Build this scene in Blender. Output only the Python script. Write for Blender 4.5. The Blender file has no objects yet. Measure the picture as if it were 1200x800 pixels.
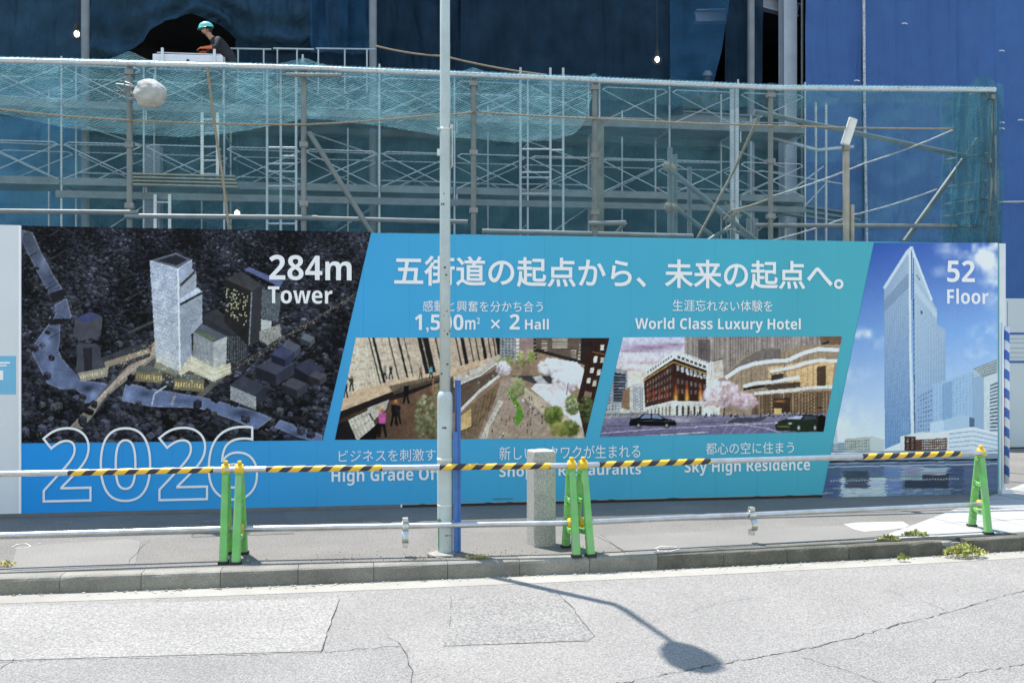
import bpy, bmesh, math, random
import numpy as np
from mathutils import Vector, Matrix, noise as mnoise

random.seed(7)
rng = np.random.default_rng(7)
SC = bpy.context.scene
COL = SC.collection
R = math.radians

# ------------------------------------------------------------------ camera, sky, sun, exposure
FPX = 1167.0            # focal length in photo pixels (1200 wide)
CAM_Z = 1.75
HOR = 407.0             # photo row of the horizon
cam_d = bpy.data.cameras.new('camera')
cam_d.sensor_width = 36.0
cam_d.lens = 36.0 * FPX / 1200.0
cam_d.shift_y = (HOR - 400.0) / 1200.0
cam_d.clip_start = 0.1
cam_d.clip_end = 2000.0
cam = bpy.data.objects.new('camera', cam_d)
cam.location = (0, 0, CAM_Z)
cam.rotation_euler = (R(90), 0, 0)
COL.objects.link(cam)
SC.camera = cam

SHADOW = Vector((0.262, -0.252, -1.0))      # where a sun ray goes per metre of fall
EL = math.atan2(1.0, math.hypot(SHADOW.x, SHADOW.y))
AZ = math.atan2(-SHADOW.x, -SHADOW.y)       # compass angle of the sun from +Y towards +X
wd = bpy.data.worlds.new('World')
SC.world = wd
wd.use_nodes = True
nt = wd.node_tree
bg = nt.nodes['Background']
sky = nt.nodes.new('ShaderNodeTexSky')
sky.sky_type = 'NISHITA'
sky.sun_disc = False
sky.sun_elevation = EL
sky.sun_rotation = AZ
sky.air_density = 2.2
sky.dust_density = 0.3
sky.ozone_density = 3.0
nt.links.new(sky.outputs[0], bg.inputs[0])
bg.inputs[1].default_value = 0.14
sun_d = bpy.data.lights.new('sun', 'SUN')
sun_d.energy = 4.6
sun_d.angle = R(0.53)
sun_d.color = (1.0, 0.955, 0.89)
sun = bpy.data.objects.new('sun', sun_d)
sun.rotation_euler = SHADOW.to_track_quat('-Z', 'Y').to_euler()
sun.location = (-6, 6, 25)
COL.objects.link(sun)
SC.view_settings.view_transform = 'Standard'
SC.view_settings.look = 'None'
SC.view_settings.gamma = 1.0
SC.view_settings.use_curve_mapping = False
SC.view_settings.exposure = 0.92
SC.cycles.transparent_max_bounces = 24
SC.cycles.max_bounces = 8

# ------------------------------------------------------------------ measuring: the hoarding line is the site's axis
PL = Vector((-5.074, 10.297, 0.0)); PR = Vector((5.908, 11.99, 0.0))
D = (PR - PL).normalized()                  # along the hoarding, to the right
N = Vector((-D.y, D.x, 0.0))                # away from the street
UP = Vector((0, 0, 1))
HLEN = (PR - PL).length

def W(u, v, z):                             # site coordinates to world
    return PL + D * u + N * v + UP * z

def UZ(px, py, v=0.0):                      # photo point on the plane v behind the hoarding -> (u, z)
    c = PL.dot(N) + v
    kx = (px - 600.0) / FPX
    Y = c / (kx * N.x + N.y)
    X = kx * Y
    Z = CAM_Z - (py - HOR) / FPX * Y
    return (Vector((X, Y, 0)) - PL).dot(D), Z

def S(px, py, v=0.0):
    u, z = UZ(px, py, v)
    return W(u, v, z)

def G(px, py, z=0.0):                       # photo point on the ground
    Y = (CAM_Z - z) * FPX / (py - HOR)
    return Vector(((px - 600.0) / FPX * Y, Y, z))

def proj(p):
    return 600 + FPX * p[0] / p[1], HOR + FPX * (CAM_Z - p[2]) / p[1]

# ------------------------------------------------------------------ materials
def lin(c):
    return tuple(((x / 255.0) / 12.92 if x / 255.0 <= 0.04045 else ((x / 255.0 + 0.055) / 1.055) ** 2.4) for x in c)

MATS = {}
def mat(name, col, rough=0.6, metal=0.0, var=0.12, scale=6.0, bump=0.0, bscale=40.0, spec=0.5, dirt=None, dscale=1.5, damt=0.5, speck=0.0, sscale=300.0, rnd=0.0):
    """one procedural surface: noise-varied colour, optional second colour in blotches, speckle, bump"""
    if name in MATS:
        return MATS[name]
    m = bpy.data.materials.new(name); m.use_nodes = True
    t = m.node_tree; b = t.nodes['Principled BSDF']; L = t.links.new
    b.inputs['Roughness'].default_value = rough
    b.inputs['Metallic'].default_value = metal
    b.inputs['Specular IOR Level'].default_value = spec
    tc = t.nodes.new('ShaderNodeNewGeometry')
    n1 = t.nodes.new('ShaderNodeTexNoise'); n1.inputs['Scale'].default_value = scale; n1.inputs['Detail'].default_value = 6
    L(tc.outputs['Position'], n1.inputs['Vector'])
    cr = t.nodes.new('ShaderNodeMapRange')
    cr.inputs[1].default_value = 0.3; cr.inputs[2].default_value = 0.7
    cr.inputs[3].default_value = 1 - var; cr.inputs[4].default_value = 1 + var
    L(n1.outputs['Fac'], cr.inputs[0])
    mul = t.nodes.new('ShaderNodeMix'); mul.data_type = 'RGBA'; mul.blend_type = 'MULTIPLY'; mul.inputs[0].default_value = 1
    mul.inputs[6].default_value = (*col, 1)
    L(cr.outputs[0], mul.inputs[7])
    out = mul.outputs[2]
    if dirt is not None:
        n2 = t.nodes.new('ShaderNodeTexNoise'); n2.inputs['Scale'].default_value = dscale; n2.inputs['Detail'].default_value = 8; n2.inputs['Roughness'].default_value = 0.65
        L(tc.outputs['Position'], n2.inputs['Vector'])
        r2 = t.nodes.new('ShaderNodeMapRange'); r2.inputs[1].default_value = 0.45; r2.inputs[2].default_value = 0.68; r2.inputs[3].default_value = 0; r2.inputs[4].default_value = damt
        L(n2.outputs['Fac'], r2.inputs[0])
        mx = t.nodes.new('ShaderNodeMix'); mx.data_type = 'RGBA'
        L(r2.outputs[0], mx.inputs[0]); L(out, mx.inputs[6]); mx.inputs[7].default_value = (*dirt, 1)
        out = mx.outputs[2]
    if speck > 0:
        n3 = t.nodes.new('ShaderNodeTexNoise'); n3.inputs['Scale'].default_value = sscale; n3.inputs['Detail'].default_value = 2
        L(tc.outputs['Position'], n3.inputs['Vector'])
        r3 = t.nodes.new('ShaderNodeMapRange'); r3.inputs[1].default_value = 0.3; r3.inputs[2].default_value = 0.7; r3.inputs[3].default_value = 1 - speck; r3.inputs[4].default_value = 1 + speck
        L(n3.outputs['Fac'], r3.inputs[0])
        m3 = t.nodes.new('ShaderNodeMix'); m3.data_type = 'RGBA'; m3.blend_type = 'MULTIPLY'; m3.inputs[0].default_value = 1
        L(out, m3.inputs[6]); L(r3.outputs[0], m3.inputs[7]); out = m3.outputs[2]
    if rnd > 0:
        oi = t.nodes.new('ShaderNodeObjectInfo')
        r4 = t.nodes.new('ShaderNodeMapRange'); r4.inputs[3].default_value = 1 - rnd; r4.inputs[4].default_value = 1 + rnd * 0.6
        L(oi.outputs['Random'], r4.inputs[0])
        m4 = t.nodes.new('ShaderNodeMix'); m4.data_type = 'RGBA'; m4.blend_type = 'MULTIPLY'; m4.inputs[0].default_value = 1
        L(out, m4.inputs[6]); L(r4.outputs[0], m4.inputs[7]); out = m4.outputs[2]
    L(out, b.inputs['Base Color'])
    if bump > 0:
        nb = t.nodes.new('ShaderNodeTexNoise'); nb.inputs['Scale'].default_value = bscale; nb.inputs['Detail'].default_value = 6
        L(tc.outputs['Position'], nb.inputs['Vector'])
        bp = t.nodes.new('ShaderNodeBump'); bp.inputs['Strength'].default_value = bump; bp.inputs['Distance'].default_value = 0.02
        L(nb.outputs['Fac'], bp.inputs['Height']); L(bp.outputs[0], b.inputs['Normal'])
    MATS[name] = m
    return m

def cloth_mat(name, col, alpha, trans=0.5, avar=0.15, wscale=9.0, weave=0.0, cvar=0.22, crease=0.6, cz=0.22, cs=3.0):
    """woven net or tarpaulin: part see-through, part diffuse, part letting light through"""
    m = bpy.data.materials.new(name); m.use_nodes = True
    t = m.node_tree; L = t.links.new
    t.nodes.remove(t.nodes['Principled BSDF'])
    o = t.nodes['Material Output']
    geo = t.nodes.new('ShaderNodeNewGeometry')
    n1 = t.nodes.new('ShaderNodeTexNoise'); n1.inputs['Scale'].default_value = 2.2; n1.inputs['Detail'].default_value = 5
    L(geo.outputs['Position'], n1.inputs['Vector'])
    mr = t.nodes.new('ShaderNodeMapRange'); mr.inputs[1].default_value = .3; mr.inputs[2].default_value = .7; mr.inputs[3].default_value = 1 - cvar; mr.inputs[4].default_value = 1 + cvar
    L(n1.outputs['Fac'], mr.inputs[0])
    mc = t.nodes.new('ShaderNodeMix'); mc.data_type = 'RGBA'; mc.blend_type = 'MULTIPLY'; mc.inputs[0].default_value = 1
    mc.inputs[6].default_value = (*col, 1); L(mr.outputs[0], mc.inputs[7])
    df = t.nodes.new('ShaderNodeBsdfDiffuse'); tl = t.nodes.new('ShaderNodeBsdfTranslucent')
    L(mc.outputs[2], df.inputs[0]); L(mc.outputs[2], tl.inputs[0])
    mpc = t.nodes.new('ShaderNodeMapping'); mpc.inputs['Scale'].default_value = (cs, cs, cs * cz)
    L(geo.outputs['Position'], mpc.inputs['Vector'])
    nc = t.nodes.new('ShaderNodeTexNoise'); nc.inputs['Scale'].default_value = 1.0; nc.inputs['Detail'].default_value = 7; nc.inputs['Distortion'].default_value = .8
    L(mpc.outputs[0], nc.inputs['Vector'])
    bpn = t.nodes.new('ShaderNodeBump'); bpn.inputs['Strength'].default_value = crease; bpn.inputs['Distance'].default_value = .35 / cs
    L(nc.outputs['Fac'], bpn.inputs['Height']); L(bpn.outputs[0], df.inputs['Normal']); L(bpn.outputs[0], tl.inputs['Normal'])
    ms = t.nodes.new('ShaderNodeMixShader'); ms.inputs[0].default_value = trans
    L(df.outputs[0], ms.inputs[1]); L(tl.outputs[0], ms.inputs[2])
    last = ms.outputs[0]
    if alpha < 1:
        tr = t.nodes.new('ShaderNodeBsdfTransparent')
        ma = t.nodes.new('ShaderNodeMixShader')
        L(tr.outputs[0], ma.inputs[1]); L(last, ma.inputs[2])
        n2 = t.nodes.new('ShaderNodeTexNoise'); n2.inputs['Scale'].default_value = 1.3; n2.inputs['Detail'].default_value = 4
        L(geo.outputs['Position'], n2.inputs['Vector'])
        m2 = t.nodes.new('ShaderNodeMapRange'); m2.inputs[1].default_value = .3; m2.inputs[2].default_value = .7; m2.inputs[3].default_value = alpha - avar; m2.inputs[4].default_value = alpha + avar
        L(n2.outputs['Fac'], m2.inputs[0])
        fac = m2.outputs[0]
        if weave > 0:      # the bunched threads of a slack net
            mp = t.nodes.new('ShaderNodeMapping'); mp.inputs['Rotation'].default_value = (0.0, R(24), 0.0)
            L(geo.outputs['Position'], mp.inputs['Vector'])
            wv = t.nodes.new('ShaderNodeTexWave'); wv.bands_direction = 'Z'
            wv.inputs['Scale'].default_value = wscale; wv.inputs['Distortion'].default_value = 5.0
            wv.inputs['Detail'].default_value = 3; wv.inputs['Detail Scale'].default_value = 1.2
            L(mp.outputs[0], wv.inputs['Vector'])
            m3 = t.nodes.new('ShaderNodeMapRange'); m3.inputs[3].default_value = -weave; m3.inputs[4].default_value = weave
            L(wv.outputs['Fac'], m3.inputs[0])
            ad = t.nodes.new('ShaderNodeMath'); ad.operation = 'ADD'; ad.use_clamp = True
            L(fac, ad.inputs[0]); L(m3.outputs[0], ad.inputs[1]); fac = ad.outputs[0]
        L(fac, ma.inputs[0]); last = ma.outputs[0]
    L(last, o.inputs['Surface'])
    MATS[name] = m
    return m

def emit(name, col, k):
    m = bpy.data.materials.new(name); m.use_nodes = True
    b = m.node_tree.nodes['Principled BSDF']
    b.inputs['Base Color'].default_value = (*col, 1)
    b.inputs['Emission Color'].default_value = (*col, 1); b.inputs['Emission Strength'].default_value = k
    MATS[name] = m
    return m

# ------------------------------------------------------------------ objects
def basis(o):
    return o.matrix_basis.copy()

def world_of(o):
    m = o.matrix_basis.copy()
    if o.parent:
        m = world_of(o.parent) @ o.matrix_parent_inverse @ m
    return m

def adopt(o, parent):
    if parent is not None:
        o.parent = parent
        o.matrix_parent_inverse = world_of(parent).inverted()

def tag(o, label=None, cat=None, group=None, kind=None):
    if label: o['label'] = label
    if cat: o['category'] = cat
    if group: o['group'] = group
    if kind: o['kind'] = kind
    return o

def thing(name, loc, label, cat, group=None):
    o = bpy.data.objects.new(name, None)
    o.empty_display_size = 0.2
    o.location = loc
    COL.objects.link(o)
    return tag(o, label, cat, group)

class MB:
    def __init__(s):
        s.v = []; s.f = []; s.m = []
    def add(s, vs, fs, mi=0):
        k = len(s.v)
        s.v += [Vector(p) for p in vs]
        s.f += [[i + k for i in f] for f in fs]
        s.m += [mi] * len(fs)
        return s
    def quad(s, a, b, c, d, mi=0):
        return s.add([a, b, c, d], [[0, 1, 2, 3]], mi)
    def hexa(s, p, mi=0):                     # 8 corners: bottom 4, top 4
        return s.add(p, [[3, 2, 1, 0], [4, 5, 6, 7], [0, 1, 5, 4], [1, 2, 6, 5], [2, 3, 7, 6], [3, 0, 4, 7]], mi)
    def box(s, c, hx, hy, hz, ax=Vector((1, 0, 0)), ay=Vector((0, 1, 0)), az=UP, mi=0):
        c = Vector(c)
        p = [c + ax * (sx * hx) + ay * (sy * hy) + az * (sz * hz) for sz in (-1, 1) for sx, sy in ((-1, -1), (1, -1), (1, 1), (-1, 1))]
        return s.hexa(p, mi)
    def bar(s, a, b, w, h, side=None, mi=0):  # a straight square bar
        a = Vector(a); b = Vector(b); z = (b - a).normalized()
        x = (side or (UP if abs(z.z) < 0.9 else D)); x = (x - z * x.dot(z)).normalized(); y = z.cross(x)
        return s.box((a + b) / 2, w / 2, h / 2, (b - a).length / 2, x, y, z, mi)
    def path(s, pts, r, n=8, mi=0, cap=True):
        pts = [Vector(p) for p in pts]
        rs = r if isinstance(r, (list, tuple)) else [r] * len(pts)
        rings = []
        x = None
        for i, p in enumerate(pts):
            t = (pts[min(i + 1, len(pts) - 1)] - pts[max(i - 1, 0)]).normalized()
            if x is None:
                x = UP if abs(t.z) < 0.9 else Vector((1, 0, 0))
            x = (x - t * x.dot(t)).normalized(); y = t.cross(x)
            rings.append([p + (x * math.cos(a) + y * math.sin(a)) * rs[i] for a in [2 * math.pi * k / n for k in range(n)]])
        vs = [q for rg in rings for q in rg]
        fs = [[i * n + k, i * n + (k + 1) % n, (i + 1) * n + (k + 1) % n, (i + 1) * n + k] for i in range(len(pts) - 1) for k in range(n)]
        if cap:
            fs += [list(range(n))[::-1], [(len(pts) - 1) * n + k for k in range(n)]]
        return s.add(vs, fs, mi)
    def grid(s, fn, nu, nv, mi=0):
        vs = [fn(i / nu, j / nv) for j in range(nv + 1) for i in range(nu + 1)]
        fs = [[j * (nu + 1) + i, j * (nu + 1) + i + 1, (j + 1) * (nu + 1) + i + 1, (j + 1) * (nu + 1) + i] for j in range(nv) for i in range(nu)]
        return s.add(vs, fs, mi)
    def ball(s, c, rx, ry=None, rz=None, n=12, m=8, fn=None, mi=0):
        ry = ry or rx; rz = rz or rx; c = Vector(c)
        vs = []; fs = []
        for j in range(m + 1):
            th = math.pi * j / m
            for i in range(n):
                ph = 2 * math.pi * i / n
                d = Vector((math.sin(th) * math.cos(ph), math.sin(th) * math.sin(ph), math.cos(th)))
                k = fn(d) if fn else 1.0
                vs.append(c + Vector((d.x * rx, d.y * ry, d.z * rz)) * k)
        for j in range(m):
            for i in range(n):
                fs.append([j * n + i, (j + 1) * n + i, (j + 1) * n + (i + 1) % n, j * n + (i + 1) % n])
        return s.add(vs, fs, mi)
    def build(s, name, mats, parent=None, smooth=False, bevel=0.0, segs=2, merge=False):
        me = bpy.data.meshes.new(name)
        o = None
        org = world_of(parent).translation if parent is not None else (sum(s.v, Vector()) / max(1, len(s.v)))
        if parent is None:
            org = Vector((org.x, org.y, min(p.z for p in s.v)))
        me.from_pydata([p - org for p in s.v], [], s.f)
        mats = mats if isinstance(mats, (list, tuple)) else [mats]
        for m in mats: me.materials.append(m)
        me.polygons.foreach_set('material_index', s.m)
        if bevel > 0 or merge:
            bm = bmesh.new(); bm.from_mesh(me)
            if merge: bmesh.ops.remove_doubles(bm, verts=bm.verts, dist=1e-5)
            if bevel > 0:
                es = [e for e in bm.edges if len(e.link_faces) == 2 and e.calc_face_angle(0) > 0.5]
                bmesh.ops.bevel(bm, geom=es, offset=bevel, segments=segs, profile=0.5, affect='EDGES')
            bm.to_mesh(me); bm.free()
        if smooth:
            me.shade_smooth()
        me.update()
        o = bpy.data.objects.new(name, me)
        o.location = org
        COL.objects.link(o)
        adopt(o, parent)
        return o

TUBE = {}
def tube(name, a, b, r, m, parent, n=10):
    """one round steel tube; all of one material share a mesh"""
    key = (m.name, n)
    if key not in TUBE:
        me = bpy.data.meshes.new('tube')
        vs = [(math.cos(2 * math.pi * k / n), math.sin(2 * math.pi * k / n), z) for z in (0, 1) for k in range(n)]
        fs = [[k, (k + 1) % n, n + (k + 1) % n, n + k] for k in range(n)] + [list(range(n))[::-1], [n + k for k in range(n)]]
        me.from_pydata(vs, [], fs); me.materials.append(m)
        for p in me.polygons:
            p.use_smooth = len(p.vertices) == 4
        TUBE[key] = me
    a = Vector(a); b = Vector(b); d = b - a
    o = bpy.data.objects.new(name, TUBE[key])
    o.matrix_basis = Matrix.Translation(a) @ d.to_track_quat('Z', 'Y').to_matrix().to_4x4() @ Matrix.Diagonal((r, r, d.length, 1))
    COL.objects.link(o)
    adopt(o, parent)
    return o

BOXM = {}
def boxobj(name, c, hx, hy, hz, m, parent, ax=None, ay=None, az=None):
    """a plain board or bar; all of one material share a mesh with softened edges"""
    key = m.name
    ax = ax or D; ay = ay or N; az = az or UP
    if key not in BOXM:
        b = MB().box((0, 0, 0), 1, 1, 1)
        me = bpy.data.meshes.new('board'); me.from_pydata(b.v, [], b.f); me.materials.append(m)
        BOXM[key] = me
    o = bpy.data.objects.new(name, BOXM[key])
    M3 = Matrix((ax * hx, ay * hy, az * hz)).transposed()
    o.matrix_basis = Matrix.Translation(Vector(c)) @ M3.to_4x4()
    COL.objects.link(o)
    adopt(o, parent)
    return o

def fbm(x, y, z=0.0, o=4):
    return mnoise.fractal(Vector((x, y, z)), 1.0, 2.0, o)

def interp(pts, x):
    return float(np.interp(x, [p[0] for p in pts], [p[1] for p in pts]))
# ------------------------------------------------------------------ surfaces
M_ASPH = mat('road_asphalt', (.228, .214, .201), .92, var=.09, scale=1.1, speck=.34, sscale=75, bump=.5, bscale=120, dirt=(.2, .189, .178), dscale=.7, damt=.5)
M_ASPH2 = mat('old_asphalt', (.208, .197, .186), .92, var=.09, scale=1.4, speck=.42, sscale=85, bump=.5, bscale=110)
M_ASPH3 = mat('coarse_asphalt', (.216, .204, .192), .95, var=.08, scale=2, speck=.45, sscale=62, bump=.7, bscale=70)
M_PAVE = mat('pavement_asphalt', (.165, .155, .142), .93, var=.12, scale=1.3, speck=.35, sscale=80, bump=.5, bscale=90, dirt=(.135, .127, .118), dscale=1.0, damt=.7)
M_PAVE2 = mat('pavement_asphalt_patch', (.14, .133, .125), .93, var=.1, scale=1.7, speck=.35, sscale=80, bump=.5, bscale=90)
M_CONC = mat('gutter_concrete', (.29, .275, .245), .9, var=.12, scale=2.5, speck=.15, sscale=120, bump=.3, bscale=60, dirt=(.215, .2, .175), dscale=2.2, damt=.6)
M_SLAB = mat('pale_paving', (.33, .325, .315), .85, var=.06, scale=2.0, speck=.1, sscale=140, bump=.15, bscale=80, rnd=.08, dirt=(.28, .275, .265), dscale=1.2, damt=.6)
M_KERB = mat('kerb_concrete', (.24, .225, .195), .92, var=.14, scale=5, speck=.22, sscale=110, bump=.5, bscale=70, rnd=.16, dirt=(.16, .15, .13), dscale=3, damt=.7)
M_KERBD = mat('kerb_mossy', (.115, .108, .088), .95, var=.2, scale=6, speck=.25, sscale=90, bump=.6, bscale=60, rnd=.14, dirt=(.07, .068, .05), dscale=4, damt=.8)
M_CHIP = mat('fresh_concrete', (.28, .265, .24), .95, var=.15, scale=20, bump=.6, bscale=60)
M_CRACK = mat('crack_dirt', (.05, .048, .045), 1, var=.3, scale=20)
M_SEAL = mat('joint_dirt', (.07, .066, .06), 1, var=.3, scale=12)
M_YARD = mat('yard_ground', (.10, .095, .09), .95, var=.2, scale=1, bump=.4)
M_PAINT = mat('worn_paint', (.6, .6, .58), .8, var=.25, scale=30, speck=.3, sscale=120)
M_YPAINT = mat('yellow_survey_paint', (.5, .42, .12), .8, var=.3, scale=40)

ROAD_Z = -0.13
def kerb_y(x):                              # front foot of the kerb: it bends gently away to the right
    a, b, c = .00672, .1858, 8.186
    if x > 8: return kerb_y(8) + (2 * a * 8 + b) * (x - 8)
    if x < -6: return kerb_y(-6) + (2 * a * -6 + b) * (x + 6)
    return a * x * x + b * x + c
def kerb_n(x):
    e = .01
    t = Vector((2 * e, kerb_y(x + e) - kerb_y(x - e), 0)).normalized()
    return Vector((-t.y, t.x, 0)), t
def koff(x, d, z):                          # point d metres behind the kerb's front line
    n, t = kerb_n(x)
    return Vector((x, kerb_y(x), z)) + n * d

XS = [-45 + i * 1.5 for i in range(27)] + [-4.5 + i * .25 for i in range(48)] + [7.5 + i * 1.5 for i in range(26)]
def strip(name, d0, z0, d1, z1, m, kind='structure', parent=None, far0=None, far1=None):
    b = MB()
    rows = []
    for x in XS:
        p = koff(x, d0, z0) if far0 is None else Vector((x, far0, z0))
        q = koff(x, d1, z1) if far1 is None else Vector((x, far1, z1))
        rows.append((p, q))
    for (p, q), (p2, q2) in zip(rows, rows[1:]):
        b.quad(p, p2, q2, q)
    o = b.build(name, m, parent)
    if parent is None: tag(o, kind=kind)
    return o

g = MB().quad(Vector((-900, -900, -.35)), Vector((900, -900, -.35)), Vector((900, 900, -.35)), Vector((-900, 900, -.35)))
tag(g.build('ground', M_YARD), kind='structure')
road = strip('road', 0, ROAD_Z + .045, -.28, ROAD_Z + .004, M_ASPH, far0=-40)
gutter = strip('gutter', -.285, ROAD_Z + .006, .012, ROAD_Z + .002, M_CONC)
pave = strip('pavement', .17, -.002, 0, -.002, M_PAVE, far1=60)

# kerb: one child per stone
kerb = strip('kerb', .012, -.30, .168, -.014, M_SEAL)
XJ = []
x = -7.6
ks_len = .595
while x < 9.5:
    XJ.append(x)
    n, t = kerb_n(x)
    x += ks_len * t.x
def kerb_stone(x0, x1, m, chip=False):
    b = MB()
    gap = .0022
    x0 += gap; x1 -= gap
    prof = [(-.0, -.28), (0, -.028), (.006, -.010), (.022, 0.0), (.155, .0), (.165, -.008), (.165, -.28)]
    k = 4 if not chip else 10
    vs = []
    jit = random.uniform(-.004, .004)
    for i in range(k + 1):
        xx = x0 + (x1 - x0) * i / k
        for j, (d, z) in enumerate(prof):
            dd, zz = d + jit, z
            w = fbm(xx * 7, d * 20, z * 20 + 3)
            if j in (1, 2, 3): dd += .006 * abs(w); zz -= .005 * abs(w)
            if chip and j in (1, 2, 3):
                f = max(0, (i / k - .45) / .55)
                dd += f * .075 * (1 + .5 * w); zz -= f * .03 * (1 + .7 * w) * (1 if j > 1 else 2.2)
            if chip and j == 4:
                zz -= .004
            vs.append(koff(xx, dd, zz))
    P = len(prof)
    fs = [[i * P + j, (i + 1) * P + j, (i + 1) * P + j + 1, i * P + j + 1] for i in range(k) for j in range(P - 1)]
    fs += [list(range(P)), [k * P + j for j in range(P)][::-1]]
    mi = 0
    b.add(vs, fs)
    if chip:
        for q, (fi, fj) in enumerate([(i, j) for i in range(k) for j in range(P - 1)]):
            if fi >= 6 and fj in (1, 2): b.m[q] = 1
    o = b.build('kerb_stone', [m, M_CHIP] if chip else m, kerb)
    for p in o.data.polygons: p.use_smooth = False
    return o
for a_, b_ in zip(XJ, XJ[1:]):
    pxa = proj(koff((a_ + b_) / 2, 0, -.1))[0]
    if pxa < -260 or pxa > 1460: 
        continue
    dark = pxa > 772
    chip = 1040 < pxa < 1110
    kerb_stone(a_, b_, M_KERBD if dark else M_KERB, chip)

# pale paving slabs beyond the asphalt on the right
def gpoly(name, pts, z, m, parent, th=0.0):
    b = MB()
    ws = [G(px, py, 0) for px, py in pts]
    ws = [Vector((p.x, p.y, z)) for p in ws]
    b.add(ws, [list(range(len(ws)))])
    o = b.build(name, m, parent)
    if o.data.polygons[0].normal.z < 0:
        o.data.flip_normals()
    return o
def wpoly(name, ws, m, parent):
    b = MB().add(ws, [list(range(len(ws)))])
    o = b.build(name, m, parent)
    if o.data.polygons[0].normal.z < 0: o.data.flip_normals()
    return o

def clip_poly(poly, a, b):                  # keep the part of poly to the right of a->b
    out = []
    def side(p): return (b[0] - a[0]) * (p[1] - a[1]) - (b[1] - a[1]) * (p[0] - a[0])
    for i, p in enumerate(poly):
        q = poly[(i + 1) % len(poly)]
        sp, sq = side(p), side(q)
        if sp <= 0: out.append(p)
        if sp * sq < 0:
            t = sp / (sp - sq)
            out.append((p[0] + (q[0] - p[0]) * t, p[1] + (q[1] - p[1]) * t))
    return out
ca, cb = G(1062, 618), G(1172, 577)         # diagonal edge between asphalt and slabs
sx = .60
tk = kerb_n(4.6)
ex, ey = tk[1], tk[0]
o0 = koff(3.4, .175, 0)
slab_bed = MB()
for i in range(-1, 13):
    for j in range(0, 16):
        c = [(o0 + ex * (sx * (i + a)) + ey * (sx * (j + b2))) for a, b2 in ((.006, .006), (.994, .006), (.994, .994), (.006, .994))]
        poly = [(p.x, p.y) for p in c]
        poly = clip_poly(poly, (ca.x, ca.y), (cb.x, cb.y))
        # nothing under the hoarding or behind it, left of its end
        endp = PR + D * .05
        poly2 = poly
        if len(poly2) < 3: continue
        mx = sum(p[0] for p in poly2) / len(poly2); my = sum(p[1] for p in poly2) / len(poly2)
        rel = Vector((mx, my, 0)) - PL
        if rel.dot(N) > -.05 and rel.dot(D) < HLEN + .1: continue
        if mx > 11.5: continue
        dz = random.uniform(.002, .006)
        ws = [Vector((p[0], p[1], dz)) for p in poly2]
        wpoly('paving_slab', ws, M_SLAB, pave)
sb = [Vector((p[0], p[1], .0)) for p in [(o0 + ex * -.6), (o0 + ex * 8), (o0 + ex * 8 + ey * 9.4), (o0 + ex * -.6 + ey * 9.4)]]
sb = clip_poly([(p.x, p.y) for p in sb], (ca.x, ca.y), (cb.x, cb.y))
wpoly('slab_bedding', [Vector((p[0], p[1], -.0005)) for p in sb], M_SEAL, pave)

# repairs in the pavement asphalt and the road
gpoly('asphalt_patch', [(20, 640), (150, 631), (165, 634), (158, 662), (12, 668)], .001, mat('pale_pavement', (.19, .18, .168), .93, var=.08, scale=1.5, speck=.25, sscale=80, bump=.35, bscale=90), pave)
gpoly('asphalt_patch', [(700, 628), (1040, 613), (1060, 625), (990, 632), (738, 648)], .001, mat('pale_pavement_2', (.178, .17, .158), .93, var=.08, scale=1.5, speck=.2, sscale=80, bump=.35, bscale=90), pave)
gpoly('asphalt_patch', [(255, 597), (330, 594), (345, 625), (225, 629)], .0015, M_PAVE2, pave)
gpoly('concrete_patch', [(988, 614), (1005, 612), (1058, 611), (1066, 616), (1058, 619), (1040, 621), (1012, 623), (1000, 620)], .003, M_SLAB, pave)
gpoly('concrete_patch', [(500, 648), (512, 645), (535, 646), (530, 652), (512, 654)], .003, M_CHIP, pave)
def rpoly(name, pts, dz, m):
    ws = []
    for px, py in pts:
        p = G(px, py, ROAD_Z + .02)
        ws.append(Vector((p.x, p.y, road_z(p) + dz)))
    return wpoly(name, ws, m, road)
def road_z(p):                              # the road climbs a little from the gutter to its crown
    yk = kerb_y(p.x) - .28
    t = (yk - p.y) / (yk + 40)
    return ROAD_Z + .004 + .041 * max(0, t)
rpoly('asphalt_patch', [(-40, 709), (398, 698), (376, 760), (-40, 772)], .003, mat('pale_road_patch', (.244, .230, .216), .92, var=.07, scale=1.2, speck=.4, sscale=70, bump=.4, bscale=120))
rpoly('asphalt_patch', [(529, 697), (655, 694), (697, 742), (690, 748), (520, 754)], .003, M_ASPH3)
rpoly('asphalt_patch', [(-40, 774), (376, 762), (475, 753), (487, 800), (490, 860), (-60, 860)], .0035, M_ASPH2)
rpoly('asphalt_patch', [(700, 803), (800, 785), (1000, 744), (1110, 716), (1200, 690), (1400, 640), (1500, 700), (1400, 900), (700, 900)], .003, M_ASPH2)

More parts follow.
